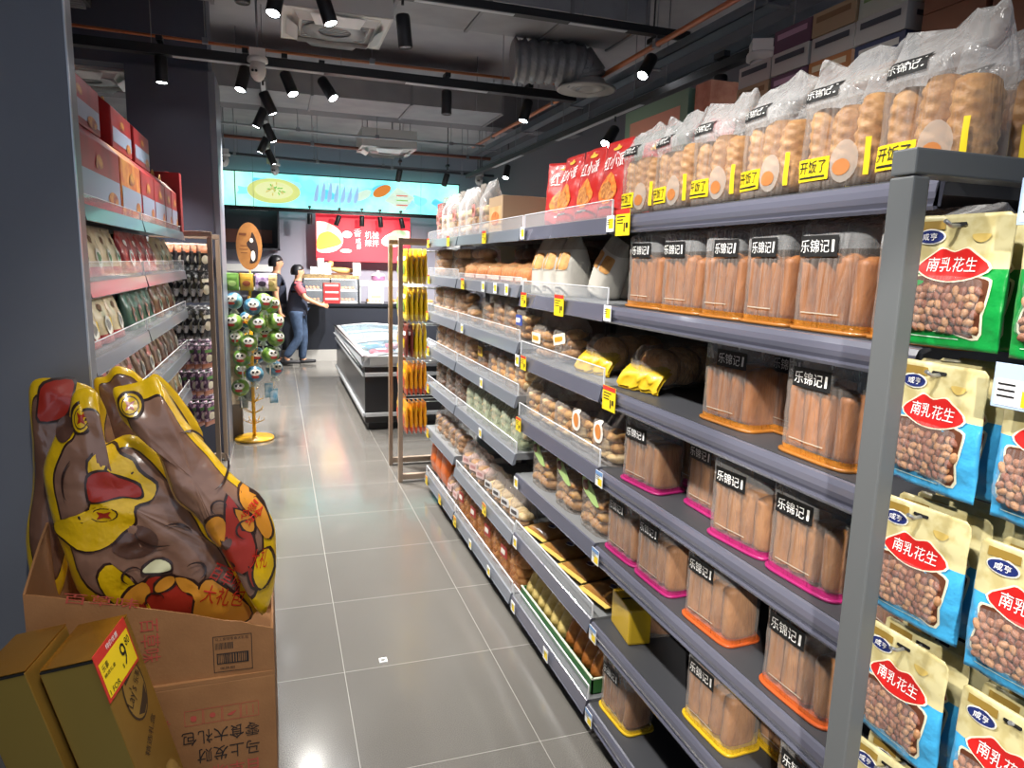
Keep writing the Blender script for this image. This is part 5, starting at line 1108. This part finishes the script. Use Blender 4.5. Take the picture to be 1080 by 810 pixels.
obj('picture', G().decal(flat, [(max(.012, x), z) for x, z in oval(.1, .40, .36, .26, 28, -.2)], 0, .002).decal(flat, smooth_poly([(.02, .2), (.2, .22), (.42, .3), (.36, .42), (.2, .5), (.04, .42)]), 1, .004).decal(flat, oval(.5, .18, .10, .035), 0, .004), [E2('plate_white', 'f0e4d4'), E2('noodle_gold', 'e3b23c')], t, label='plate of yellow noodles')
obj('picture', G().decal(flat, [(min(1.61, x), z) for x, z in oval(1.40, .42, .3, .13, 24, .25)], 0, .002).decal(flat, oval(1.42, .5, .14, .07, 16), 1, .004).decal(flat, oval(1.3, .42, .10, .05, 16), 2, .0045), [E2('plate_white', 'f0e4d4'), E2('salad_green', 'a8c89a'), E2('meat_tan', 'd8a48a')], t, label='oval plate of food')
g = G().decal(flat, oval(.52, .46, .085, .06, 18), 0, .003)
g.text(flat, '香', .70, .50, .13, .14, 0, .003).text(flat, '成', .71, .36, .09, .09, 0, .003).text(flat, '都', .72, .26, .08, .09, 0, .003).text(flat, '机械', .945, .465, .24, .13, 0, .003).text(flat, '辣拌', .945, .33, .24, .12, 0, .003)
obj('lettering', g, E2('sign_white', 'f4ecec'), t)
# dark recess with shelf left of the grey wall
t = thing('wall_cabinet', 'dark open wall cabinet behind the oval sign', 'cabinet', (-.55, 12.6, 1.75)); obj('carcass', G().box(-.9, .62, .3, .34, 0, .7).box(-.9, .62, -.1, .34, .0, .03).box(.59, .62, -.1, .34, 0, .7), P('cabinet_dark', '32323a', .5), t); obj('inner_band', G().box(-.85, .5, .28, .299, .12, .34), P('cabinet_rust', '6d4238', .5), t)
t = thing('white_shelf_unit', 'white low shelf with goods behind the lollipop stand', 'shelf', (-.5, 12.5, 1.15)); obj('shelf_board', G().box(-.9, .55, -.2, .2, .25, .36), WHITE, t); obj('upright', G().box(-.9, -.88, -.2, .2, -1.15, .25).box(.53, .55, -.2, .2, -1.15, .25), WHITE, t); obj('lower_board', G().box(-.88, .53, -.2, .2, -.05, -.02), WHITE, t)

# ================================================================== two people by the counter
SKIN = P('skin', 'c08a6a', .5); HAIR = P('black_hair', '15131a', .45, bump=(80, .4)); NAVY = P('navy_shirt', '262b3d', .8); PINKC = P('pink_sleeve', 'c25a62', .8); JEAN = P('blue_jeans', '3a4d68', .85, var=('2d3d56', 20)); SHOE = P('dark_shoe', '1d1d22', .6); SOLE = P('shoe_sole', 'b9b9b4', .6)
def skin(name, verts, edges, radii, m, parent, root=0, sub=2):
    me = bpy.data.meshes.new(name); me.from_pydata(verts, edges, []); o = bpy.data.objects.new(name, me); COL.objects.link(o)
    if parent: o.parent = parent
    sk = o.modifiers.new('skin', 'SKIN'); sk.use_smooth_shade = True
    sv = me.skin_vertices[0].data if me.skin_vertices else None
    if sv is None:
        bm = bmesh.new(); bm.from_mesh(me); bm.verts.layers.skin.verify(); bm.to_mesh(me); bm.free(); sv = me.skin_vertices[0].data
    for i, r in enumerate(radii): sv[i].radius = (r, r) if not isinstance(r, tuple) else r; sv[i].use_root = i == root
    ss = o.modifiers.new('sub', 'SUBSURF'); ss.levels = sub; ss.render_levels = sub
    me.materials.append(m); return o
def person(name, label, loc, rotz, H, carry):
    """figure faces +x; joints in metres for a height of H"""
    s = H/1.6; r = thing(name, label, 'person', loc, (0, 0, rotz))
    V = []; E = []; Rr = []
    def pt(p, rad, par=None):
        V.append(tuple(q*s for q in p)); Rr.append(tuple(q*s for q in rad) if isinstance(rad, tuple) else rad*s)
        if par is not None: E.append((par, len(V)-1))
        return len(V)-1
    pel = pt((0, 0, .84), (.085, .075)); wa = pt((.0, 0, .98), (.085, .07), pel); ch = pt((.015, 0, 1.16), (.10, .08), wa); ut = pt((.01, 0, 1.28), (.085, .07), ch); nk = pt((.02, 0, 1.37), .047, ut); hd0 = pt((.03, 0, 1.43), .06, nk); hd = pt((.035, 0, 1.50), (.085, .078), hd0); hd2 = pt((.025, 0, 1.56), (.06, .058), hd)
    legs = [((.05, .085, .80), (.09, .09, .44), (.06, .10, .075), (.17, .10, .035)), ((-.03, -.085, .80), (.02, -.09, .45), (-.20, -.09, .13), (-.12, -.09, .045))] if carry else [((.0, .085, .80), (.02, .09, .44), (.0, .10, .075), (.11, .10, .035)), ((-.0, -.085, .80), (.02, -.09, .44), (-.02, -.09, .075), (.10, -.09, .035))]
    for hip, kn, an, toe in legs:
        a = pt(hip, .07, pel); b = pt(kn, .055, a); c = pt(an, .038, b); pt(toe, .03, c)
    hands = []
    for sg in (1, -1):
        sh = pt((.01, .15*sg, 1.29), .06, ut)
        if carry: el = pt((.12, .19*sg, 1.08), .042, sh); wr = pt((.33, .13*sg, .985), .03, el); pm = pt((.40, .115*sg, .965), (.036, .02), wr); dirv = Vector((1, -.15*sg, -.12))
        else: el = pt((.0, .2*sg, 1.03), .042, sh); wr = pt((.05, .2*sg, .81), .03, el); pm = pt((.06, .2*sg, .74), (.02, .036), wr); dirv = Vector((.2, 0, -1))
        side = Vector((0, 0, 1)) if carry else Vector((1, 0, 0))
        dirv.normalize()
        for k, L in enumerate((.060, .068, .064, .05)):
            b0 = Vector(V[pm])/s+side*(.026-.0175*k)+dirv*.025; m1 = b0+dirv*L*.5; m2 = m1+(dirv+Vector((0, -.5*sg, -.1))).normalized()*L*.5
            i0 = pt(b0, .0095, pm); i1 = pt(m1, .009, i0); pt(m2, .0075, i1)
        b0 = Vector(V[pm])/s+side*.03-dirv*.01; i0 = pt(b0, .011, pm); pt(b0+side*.03+dirv*.025, .009, i0)
    nose = pt((.125, 0, 1.485), .012, hd); 
    body = skin('body', V, E, Rr, SKIN, r)
    def sc(p): return tuple(q*s for q in p)
    # shirt, sleeves, jeans, shoes over the body
    sv_ = [(0, 0, .72), (.0, 0, .98), (.015, 0, 1.16), (.01, 0, 1.28), (.018, 0, 1.345)]; sr = [(.20, .165), (.165, .135), (.16, .13), (.125, .11), (.062, .06)]; se = [(0, 1), (1, 2), (2, 3), (3, 4)]
    for sg in (1, -1):
        o0 = len(sv_); e2 = (.12, .19*sg, 1.08) if carry else (.0, .2*sg, 1.03); sh2 = (.01, .15*sg, 1.29); sv_ += [sh2, tuple(a+(b-a)*.62 for a, b in zip(sh2, e2))]; sr += [.078, .064]; se += [(3, o0), (o0, o0+1)]
    skin('shirt', [sc(p) for p in sv_], se, [tuple(q*s for q in a) if isinstance(a, tuple) else a*s for a in sr], NAVY, r)
    if carry:
        g = G()
        for sg in (1, -1):
            a = Vector((.01, .15*sg, 1.29)); b = a+(Vector((.12, .19*sg, 1.08))-a)*.68
            g.tube([sc(a+Vector((-.005, .02*sg, .04))), sc(a), sc(a+(b-a)*.5), sc(b)], [.045*s, .074*s, .070*s, .064*s], 12)
        obj('sleeve', g, PINKC, r, label='pink shoulder panels')
    jv = [(0, 0, .97)]; jr = [(.14, .115)]; je = []
    for hip, kn, an, toe in legs:
        o0 = len(jv); jv += [hip, kn, tuple(a*1.02-b*.02 for a, b in zip(an, kn))]; jr += [.105, .078, .066]; je += [(0, o0), (o0, o0+1), (o0+1, o0+2)]
    skin('trousers', [sc(p) for p in jv], je, [tuple(q*s for q in a) if isinstance(a, tuple) else a*s for a in jr], JEAN if carry else P('dark_trousers', '20222a', .8), r)
    for hip, kn, an, toe in legs:
        v = Vector(toe)-Vector(an); tp = Vector(an)-Vector((v.x*.3, 0, .035)); g = G()
        up = max(.0, toe[2]-.035)
        g.shell(lambda u, q: sc((tp.x+.26*q-.01, an[1]+.042*math.sin(2*PI*u)*(math.sin(PI*min(.97, q*.9+.08))**.4), max(.0, up+.045+.045*(1-.45*q)*math.cos(2*PI*u)+(.0 if up < .005 else (an[2]-.1)*.5*(1-q))))), 16, 10)
        so = obj('shoe', g, SHOE, r)
    def hairS(u, v):
        a = 2*PI*u; lo = 1.44 if math.cos(a) < .2 else 1.53
        z = lo+(1.605-lo)*v; k = math.sqrt(max(.02, 1-((z-1.49)/.125)**2)); return sc((.02+.108*k*math.cos(a)-.004, .097*k*math.sin(a), z))
    obj('hair', G().shell(hairS, 20, 8), HAIR, r)
    g = G()
    for sg in (1, -1): g.ell(sc((.112, .034*sg, 1.505)), (.006*s, .012*s, .006*s), 8, 6)
    obj('eye', g, INK, r); obj('mouth', G().ell(sc((.112, 0, 1.445)), (.008*s, .022*s, .005*s), 8, 6), P('lips', '9a5048', .5), r)
    g = G()
    for sg in (1, -1): g.ell(sc((.03, .088*sg, 1.485)), (.018*s, .008*s, .03*s), 8, 6)
    obj('ear', g, SKIN, r)
    return r
person('person', 'person in navy shirt with pink sleeves and jeans holding red boxes', (.29, 11.2, 0), 0, 1.53, True)
person('person', 'person in dark clothes with black hair behind the one in jeans', (-.02, 11.29, 0), .0, 1.66, False)

# ================================================================== ceiling: rails, spots, units, ducts, cameras, stored cartons
LENS = EM('lamp_lens', 'f4f8ff', 40); LENSO = P('unlit_lens', '6d7076', .2, .4)
def track_spot(lit):
    def b():
        r = empty('track_spotlight')   # origin at the rail, lamp hangs below and is tilted by its own parts' frame
        obj('adapter', G().box(-.02, .02, -.05, .05, -.03, 0).tube([(0, 0, -.03), (0, 0, -.07)], .008, 8), BLACK, r)
        h = obj('lamp_body', G().lathe([(0, .0), (.036, .0), (.04, -.01), (.04, -.17), (.036, -.175), (.034, -.165), (0, -.165)], 18), BLACK, r)
        h.location = (0, 0, -.06)
        obj('lens', G().lathe([(0, -.168), (.034, -.168)], 18), LENS if lit else LENSO, h)
        return r
    return b
def spot_at(lens, label, lit, aim=(0, 0, -1), rail_z=None, power=None, angle=75):
    """the lens sits at `lens`, the lamp points along aim"""
    a = Vector(aim).normalized(); top = Vector(lens)-a*.175
    r = empty('track_spotlight'); r.location = (top.x, top.y, top.z+.06); tag(r, label, 'spotlight', 'track spotlights')
    q = a.to_track_quat('-Z', 'Y').to_euler()
    if 'spotm' not in MATS:
        MATS['spotm'] = [mesh_of('adapter', G().box(-.02, .02, -.05, .05, .03, .06).tube([(0, 0, -.01), (0, 0, .03)], .008, 8), [BLACK]), mesh_of('lamp_body', G().lathe([(0, .0), (.036, .0), (.04, -.01), (.04, -.17), (.036, -.175), (.034, -.168), (0, -.168)], 18), [BLACK]), mesh_of('lens', G().lathe([(.001, -.170), (.0335, -.170)], 18), [LENS]), mesh_of('lens', G().lathe([(.001, -.170), (.0335, -.170)], 18), [LENSO])]
    ms = MATS['spotm']
    for nm, me in (('adapter', ms[0]), ('lamp_body', ms[1])):
        o = bpy.data.objects.new(nm, me); COL.objects.link(o); o.parent = r
        if nm == 'lamp_body': o.location = (0, 0, -.06); o.rotation_euler = q; hb = o
    o = bpy.data.objects.new('lens', ms[2] if lit else ms[3]); COL.objects.link(o); o.parent = hb
    if lit: spot_light('lamp_beam', Vector(lens)+a*.01, Vector(lens)+a*2, power or SPOT_W, angle, .7, .035)
    if rail_z and rail_z-r.location.z-.06 > .005: obj('drop_rod', G().tube([(0, 0, .06), (0, 0, rail_z-r.location.z)], .006, 6), BLACK, r)
    return r
def rail(label, a, b, w=.035, h=.04, m=BLACK, name='track_rail', hang=None):
    a, b = Vector(a), Vector(b); r = thing(name, label, 'ceiling rail', a); d = b-a; L = d.length; r.rotation_euler = (0, 0, math.atan2(d.y, d.x))
    obj('rail', G().box(0, L, -w, w, 0, h), m, r); n = max(2, int(L/1.2)); 
    [obj('cover_strip', G().box(L*a0, L*a1, -w*.6, w*.6, -.003, 0), P('rail_pale_cover', 'b5b8bc', .4), r) for a0, a1 in ((.1, .22), (.4, .6), (.72, .85))]
    for i in range(n): obj('hanger', G().tube([((i+.5)*L/n, 0, h), ((i+.5)*L/n, 0, 3.6-a.z)], .003, 5), P('hanger_wire', '8a8c90', .4, .5), r)
    return r
rail('black lighting rail crossing the aisle in front of the white ceiling cassette', (-2.6, 5.45, 2.93), (2.34, 5.53, 2.93), .04, .06)
rail('black lighting rail nearest the camera, above the big pale duct edge', (-.4, 4.2, 3.06), (2.55, 4.2, 3.06), .03, .045)
rail('black lighting rail running above the right shelving', (2.42, 1.4, 2.72), (2.42, 9.2, 2.72), .03, .045)
rail('unseen black rail above the camera, added for fill spotlights', (-.06, .2, 3.0), (-.06, 4.0, 3.0), .03, .04)  # out of view, added to carry the fill spotlights
rail('black lighting rail running away over the aisle', (-.06, 5.6, 3.0), (-.06, 11.4, 3.0), .03, .04)
D = (0, 0, -1)
spot_at((-.205, 5.48, 2.755), 'lit spotlight on cross rail below the dome camera', True, (-.25, -.3, -1), 2.93, SPOT_W*1.2)
spot_at((.15, 5.5, 2.765), 'lit spotlight on cross rail, middle of the lit three', True, (.35, -.4, -1), 2.93, SPOT_W*1.4)
spot_at((.43, 5.5, 2.765), 'lit spotlight on cross rail, right of the lit three', True, (.55, -.5, -1), 2.93, SPOT_W*1.5)
spot_at((-.70, 5.5, 2.755), 'straight-down spotlight in front of the blue-black pillar', True, (0, -.05, -1), 2.93)
spot_at((1.27, 5.5, 2.73), 'unlit spotlight hanging straight from the cross rail', False, D, 2.93); spot_at((1.90, 5.52, 2.74), 'tilted spotlight on the cross rail near the flexible duct', True, (-.3, -.15, -1), 2.93)
spot_at((.02, 4.19, 2.885), 'lit spotlight at upper left near the ceiling cassette', True, (-.2, -.35, -1), 3.06); spot_at((.32, 4.2, 2.875), 'lit spotlight hanging before the ceiling cassette', True, (.3, -.15, -1), 3.06)
spot_at((.73, 4.2, 2.80), 'unlit dark spotlight right of the ceiling cassette', False, (.1, 0, -1), 3.06); spot_at((-.13, 4.2, 2.92), 'dark spotlight cut by the top of the frame, upper left', False, D, 3.06)
spot_at((2.29, 4.3, 2.84), 'bright spotlight beside the round diffuser', True, (-.55, -.3, -.8), 3.6); spot_at((2.32, 4.87, 2.50), 'bright spotlight over the red pouches', True, (-.6, -.35, -.75), 2.72)
spot_at((2.30, 2.61, 2.47), 'bright spotlight over the clear bread bags', True, (-.75, -.15, -.65), 2.72); spot_at((2.30, 2.0, 2.49), 'bright spotlight at top right over the bread bags', True, (-.75, .1, -.65), 2.72)
for i, (y, x) in enumerate([(3.6, 2.42), (2.45, 2.42)]): spot_at((x, y, 2.52), 'dark spotlight on the right rail, %s' % ('beside the big dome camera' if i == 0 else 'nearest the top right corner'), False, (.05, 0, -1), 2.72)
for i, y in enumerate([6.1, 6.75, 7.5, 8.3, 9.2]): spot_at((-.06+.072*(-1)**i, y, 2.73), 'dark spotlight in the receding chain over the aisle, %s from the camera' % ORD[i], True, (.45*(-1)**i, -.0, -1), 3.0, SPOT_W*2.8, 110)
for i, (y, z) in enumerate([(3.45, 2.76), (2.7, 2.76), (1.95, 2.76), (1.2, 2.76), (.4, 2.76)]):
    spot_at((-.06+.05*(i % 2), y, z), 'unseen spotlight added for fill above the camera view, %s towards the door' % ORD[i], True, (.75 if i % 2 == 0 else .3, 0, -1) if i < 4 else (.3, .6, -1), 3.0, SPOT_W*.72, 90)  # unseen spotlights added to fill the near aisle with light
spot_at((2.75, 8.6, 2.68), 'small far lit spotlight over the red pouch shelf', True, (-.3, -.4, -1), 3.55, SPOT_W*2.5, 110); spot_at((2.25, 9.85, 2.68), 'small far lit spotlight right of the cyan banner', True, (-.2, .5, -1), 3.55, SPOT_W*3.6, 120); spot_at((1.65, 10.1, 2.73), 'small far lit spotlight in front of the cyan banner', True, (-.1, .6, -1), 3.55, SPOT_W*3.6, 120)
rail('black lighting rail under the cyan banner', (-1.0, 12.35, 2.38), (3.1, 12.35, 2.38), .025, .03)
for i, (x, a) in enumerate([(.55, 0), (.97, -.35), (1.4, 0), (1.72, .1), (2.1, .25)]): spot_at((x, 12.3, 2.19), 'dark spotlight over the red sign, %s from left' % ORD[i], False, (a, .05, -1), 2.38)
# ceiling cassettes
def cassette():
    r = empty('ceiling_cassette'); g = G()
    for sx, sy in ((1, 0), (-1, 0), (0, 1), (0, -1)):
        g.prism([(-.32, 0), (.32, 0), (.21, .06), (-.21, .06)], 0, .0, 0) if False else None
    def S(u, v): a = 2*PI*u; rr = .32-.1*v; q = 1/max(abs(math.cos(a)), abs(math.sin(a))); return (rr*q*math.cos(a), rr*q*math.sin(a), .0+.03*math.sin(PI*v)-.035*v)
    obj('frame', G().shell(lambda u, v: (S(u, v)[0], S(u, v)[1], S(u, v)[2]), 40, 4, 0, False, False).box(-.32, .32, -.32, .32, .005, .2), P('cassette_cream', 'd3d2cf', .35), r)
    g = G()
    for i in range(12): g.box(-.2, .2, -.19+i*.033, -.175+i*.033, -.012, .0)
    g.lathe([(.11, -.014), (.19, -.016), (.19, -.02), (.10, -.02)], 28)
    obj('grille', g, P('grille_grey', '8f9294', .4), r)
    for k in range(4):
        fl = obj('air_flap', G().add([(-.16, -.29, -.012), (.16, -.29, -.012), (.13, -.225, -.05), (-.13, -.225, -.05)], [(0, 1, 2, 3)], 0, False).add([(-.16, -.29, -.016), (.16, -.29, -.016), (.13, -.225, -.054), (-.13, -.225, -.054)], [(3, 2, 1, 0)], 0, False), P('flap_white', 'f2f4f4', .2), r); fl.rotation_euler = (0, 0, k*PI/2)
    return r
place('cassette', cassette, 'large square ceiling cassette at top left centre', 'air conditioner', (.39, 4.83, 3.04)); place('cassette', None, 'square ceiling cassette partly behind the dark end panel', 'air conditioner', (-1.35, 6.5, 2.95)); place('cassette', None, 'small far ceiling cassette over the freezer', 'air conditioner', (1.30, 8.85, 2.93))
for n_, q in (('large square', (.39, 4.83)), ('side', (-1.35, 6.5)), ('far', (1.3, 8.85))):
    z = 2.93 if n_ == 'far' else (3.04 if q[0] > 0 else 2.95)
    t = thing('suspension_rods', 'thin rods holding the %s ceiling cassette' % {'large square': 'largest', 'side': 'leftmost', 'far': 'farthest'}[n_], 'hanger', (q[0], q[1], z+.2)); g = G()
    for sx in (-1, 1):
        for sy in (-1, 1): g.tube([(.25*sx, .25*sy, 0), (.25*sx, .25*sy, 3.6-z-.2)], .005, 6)
    obj('rods', g, P('hanger_wire', '8a8c90'), t)
# ducts
PALED = P('pale_duct', '8f8f92', .6, var=('828286', 4)); DUCTK = P('dark_duct_side', '4a4a4e', .7)
def duct(label, x0, x1, y0, y1, z0, z1):
    t = thing('air_duct', label, 'duct', ((x0+x1)/2, (y0+y1)/2, z0)); a, b = (x1-x0)/2, (y1-y0)/2
    obj('casing', G().box(-a, a, -b, b, 0, z1-z0), PALED, t); n = 3
    for i in range(n+1): xx = -a+2*a*i/n; obj('flange', G().box(xx-.012, xx+.012, -b-.012, b+.012, -.012, z1-z0), P('duct_flange', '77777b', .5), t)
    for sx in (-.8, .8): obj('hanger', G().tube([(a*sx, -b-.02, 0), (a*sx, -b-.02, 3.6-z0)], .005, 6), P('hanger_wire', '8a8c90'), t)
duct('wide pale duct across the top centre of the ceiling', .75, 2.37, 4.42, 5.02, 3.2, 3.5)
duct('long pale duct crossing behind the spotlights', -.56, 2.19, 7.0, 7.7, 3.1, 3.37)
duct('pale duct at the top left corner of the ceiling', -1.03, -.35, 4.6, 5.3, 3.25, 3.5)
t = thing('ribbed_vent', 'ribbed pale ceiling vent at the upper left corner', 'vent', (-1.45, 5.3, 3.2)); g = G()
for i in range(14): g.box(-.3, .3, -.35+i*.05, -.32+i*.05, 0, .03)
obj('ribs', g, PALED, t); obj('casing', G().box(-.32, .32, -.38, .38, .03, .38), DUCTK, t)
t = thing('flexible_duct', 'crinkled grey flexible duct leading to the round diffuser', 'duct', (2.2, 4.98, 2.9))
pts = [Vector((-.56, .06, .145)), Vector((-.42, .04, .15)), Vector((-.28, .02, .15)), Vector((-.12, 0, .15)), Vector((-.02, 0, .13)), Vector((0, 0, .06))]
fine = []
for i in range(len(pts)-1):
    for k in range(8): fine.append(pts[i].lerp(pts[i+1], k/8))
fine.append(pts[-1])
obj('hose', G().tube(fine, [.135+.012*(k % 2)+.01*math.sin(k*1.7) for k in range(len(fine))], 20), P('hose_foil', '7d7d80', .4, .3, bump=(40, .6)), t)
obj('diffuser', G().lathe([(.13, .06), (.15, .02), (.215, .0), (.22, -.012), (.20, -.016), (.14, .006), (.135, .0), (.09, -.008), (.085, .0), (.04, -.006), (0, -.004)], 32), P('diffuser_grey', '9c9894', .45), t)
# conduits and cable tray
COP = P('orange_conduit', 'a8623c', .45); TRAY = P('tray_zinc', '76808a', .35, .5)
def pipe(label, a, b, r_, m, hang=True):
    t = thing('ceiling_pipe', label, 'pipe', a); v = Vector(b)-Vector(a); mid = v*.5-Vector((0, 0, .02))
    obj('tube', G().tube([(0, 0, 0), v*.25-Vector((0, 0, .012)), mid, v*.75-Vector((0, 0, .012)), v], r_, 10), m, t)
    for f in (.12, .38, .63, .88): p = v*f; obj('clip', G().tube([(p.x, p.y, p.z), (p.x, p.y, 3.6-a[2])], .004, 5).box(p.x-.02, p.x+.02, p.y-.02, p.y+.02, p.z-r_-.016, p.z+r_), P('hanger_wire', '8a8c90'), t)
pipe('orange pipe crossing the ceiling above the cross rail', (-2.2, 5.75, 3.14), (2.45, 5.62, 3.08), .011, COP); pipe('orange pipe running along the right cable tray', (2.32, 8.6, 3.02), (2.32, 1.6, 3.02), .018, COP)
pipe('pale pipe crossing behind the long pale duct', (-1.0, 7.95, 2.96), (2.3, 8.0, 2.94), .012, P('pale_pipe', 'a3a7ac', .4)); pipe('rust pipe crossing beyond the pale pipe', (-1.0, 8.9, 2.98), (2.8, 8.95, 2.95), .02, P('rust_pipe', '7a4a3c', .5)); pipe('dark pipe crossing before the cyan banner', (-1.0, 10.6, 3.02), (3.2, 10.6, 2.95), .018, P('dark_pipe', '3a3d44', .5)); pipe('thin grey pipe over the cyan banner', (-1.0, 11.5, 3.14), (3.2, 11.5, 3.1), .015, P('grey_pipe', '6c7078', .5))
for lab, x, z in (('zinc cable tray running above the right rail', 2.52, 2.985), ('second zinc channel beside the cable tray', 2.70, 2.90)):
    t = thing('cable_tray', lab, 'cable tray', (x, 5.4, z)); obj('channel', G().box(-.05, .05, -3.9, 3.9, 0, .006).box(-.05, -.045, -3.9, 3.9, 0, .06).box(.045, .05, -3.9, 3.9, 0, .06), TRAY, t)
    for i in range(6): obj('bracket', G().tube([(-.06, -3.4+i*1.3, -.005), (-.06, -3.4+i*1.3, 3.6-z)], .004, 5).box(-.07, .07, -3.42+i*1.3, -3.38+i*1.3, -.01, 0), P('hanger_wire', '8a8c90'), t)
# security cameras
def cctv():
    r = empty('dome_camera'); obj('mount', G().box(-.05, .05, -.05, .05, -.05, 0).lathe([(.0, -.05), (.062, -.05), (.066, -.06), (.066, -.08), (.05, -.085)], 20), P('camera_white', 'd4d1ce', .4), r)
    o = obj('camera_ball', G().ell((0, -.01, -.13), (.052, .055, .075), 18, 12), P('camera_white', 'd4d1ce'), r)
    obj('camera_eye', G().ell((-.022, -.055, -.15), (.028, .022, .028), 12, 8, 0).ell((-.032, -.076, -.15), (.009, .006, .009), 10, 6, 1).ell((-.01, -.077, -.15), (.009, .006, .009), 10, 6, 1), [P('camera_face', 'bdbab6', .4), INK], o)
    return r
place('cctv', cctv, 'white dome camera hanging in the middle of the cross rail', 'security camera', (-.08, 5.25, 2.975), 0, 'dome cameras', 1); place('cctv', None, 'large white dome camera under the right rail by the cartons', 'security camera', (2.38, 3.2, 2.76), -.5, 'dome cameras', 1.15)
place('cctv', None, 'small far dome camera at left over the cyan banner', 'security camera', (-.55, 9.3, 2.88), 0, 'dome cameras', 1); place('cctv', None, 'small far dome camera at the end of the aisle chain', 'security camera', (.02, 9.9, 2.88), 0, 'dome cameras', 1); place('cctv', None, 'small far dome camera over the far right shelving', 'security camera', (2.6, 9.3, 2.85), 0, 'dome cameras', 1)
for i, (x, y, z) in enumerate([(-.08, 5.25, 2.975), (-.55, 9.3, 2.88), (.02, 9.9, 2.88), (2.6, 9.3, 2.85)]):
    t = thing('camera_rod', 'thin rod holding the %s dome camera' % ('cross-rail', 'far left', 'aisle-chain', 'far right')[i], 'hanger', (x, y, z)); obj('rod', G().tube([(0, 0, 0), (0, 0, 3.6-z)], .008, 6), P('hanger_wire', '8a8c90'), t)
# storage rack behind the right run, with cartons on top
t = thing('storage_rack', 'dark storage rack behind the right shelving carrying cartons', 'rack', (2.05, 2.6, 0)); obj('top_board', G().box(-.3, .3, -1.5, 1.5, 2.06, 2.1), SHELFM, t)
for sy in (-1.48, 0, 1.48): obj('upright', G().box(-.28, -.24, sy-.02, sy+.02, 0, 2.06).box(.24, .28, sy-.02, sy+.02, 0, 2.06), SHELFM, t)
obj('back_sheet', G().box(.28, .3, -1.5, 1.5, .1, 2.06), BACKP, t)
place('green_carton', carton('sage', .62, .3, .33, '6f8f78', None, P('carton_salmon', 'c48a72', .6)), 'long sage green carton on the storage rack', 'carton', (1.97, 3.27, 2.1005), -PI/2)
place('red_end', carton('bright_red', .12, .28, .17, 'b8282c'), 'small bright red carton before the green one on the rack', 'carton', (1.97, 2.86, 2.1005), -PI/2); place('pink_end', carton('salmonb', .12, .28, .16, 'c08a70', None, None, ('a86a50', 20)), 'small salmon carton stacked on the bright red one', 'carton', (1.97, 2.86, 2.2712), -PI/2)
CC = [('white_grey', 'b4b0aa'), ('navy', '39405e'), ('orange_tan', 'b0703f'), ('plum', '5f3d52'), ('sand', 'a98e6c'), ('leaf_white', 'b7b8a8')]
k = 0
for row in range(5):
    for i, y in enumerate((2.52, 2.31, 2.10, 1.89)):
        if row == 4 and i < 1: continue
        q = (row*2+i*3+row*i) % 6; nm, c = CC[q]
        place('stk_'+nm, carton(nm, .2, .26, .081, c, None, P('stk_label_'+nm, ('3c3c44', 'c8c4bc', 'd4c0a0', 'b08aa0', '7a5a38', '6f8a50')[q], .6)), '%s carton in the rack stack, %s row up, %s from the green carton' % (nm.replace('_', ' '), ORD[row], ORD[i]), 'carton', (1.97+.004*((i+row) % 2), y, 2.1005+row*.0825), -PI/2, 'cartons stacked on the rack')
for i, (y, c) in enumerate(((1.62, 0), (1.40, 1))):
    for j in range(2): place('brownbig', carton('rust_brown', .2, .3, .26, '7a4a30', None, None, ('6b3f28', 6)), 'rust brown carton at the camera end of the rack, %s column, %s' % (ORD[i], 'lower' if j == 0 else 'upper'), 'carton', (1.98, y, 2.1005+j*.2612), -PI/2, 'brown cartons on the rack')
# small clip lying on the floor
t = thing('floor_tag', 'small white square ring lying on the floor tiles', 'tag', (.37, 2.63, .0)); obj('ring', G().box(-.016, .016, -.016, -.008, 0, .006).box(-.016, .016, .008, .016, 0, .006).box(-.016, -.008, -.008, .008, 0, .006).box(.008, .016, -.008, .008, 0, .006), WHITE, t)
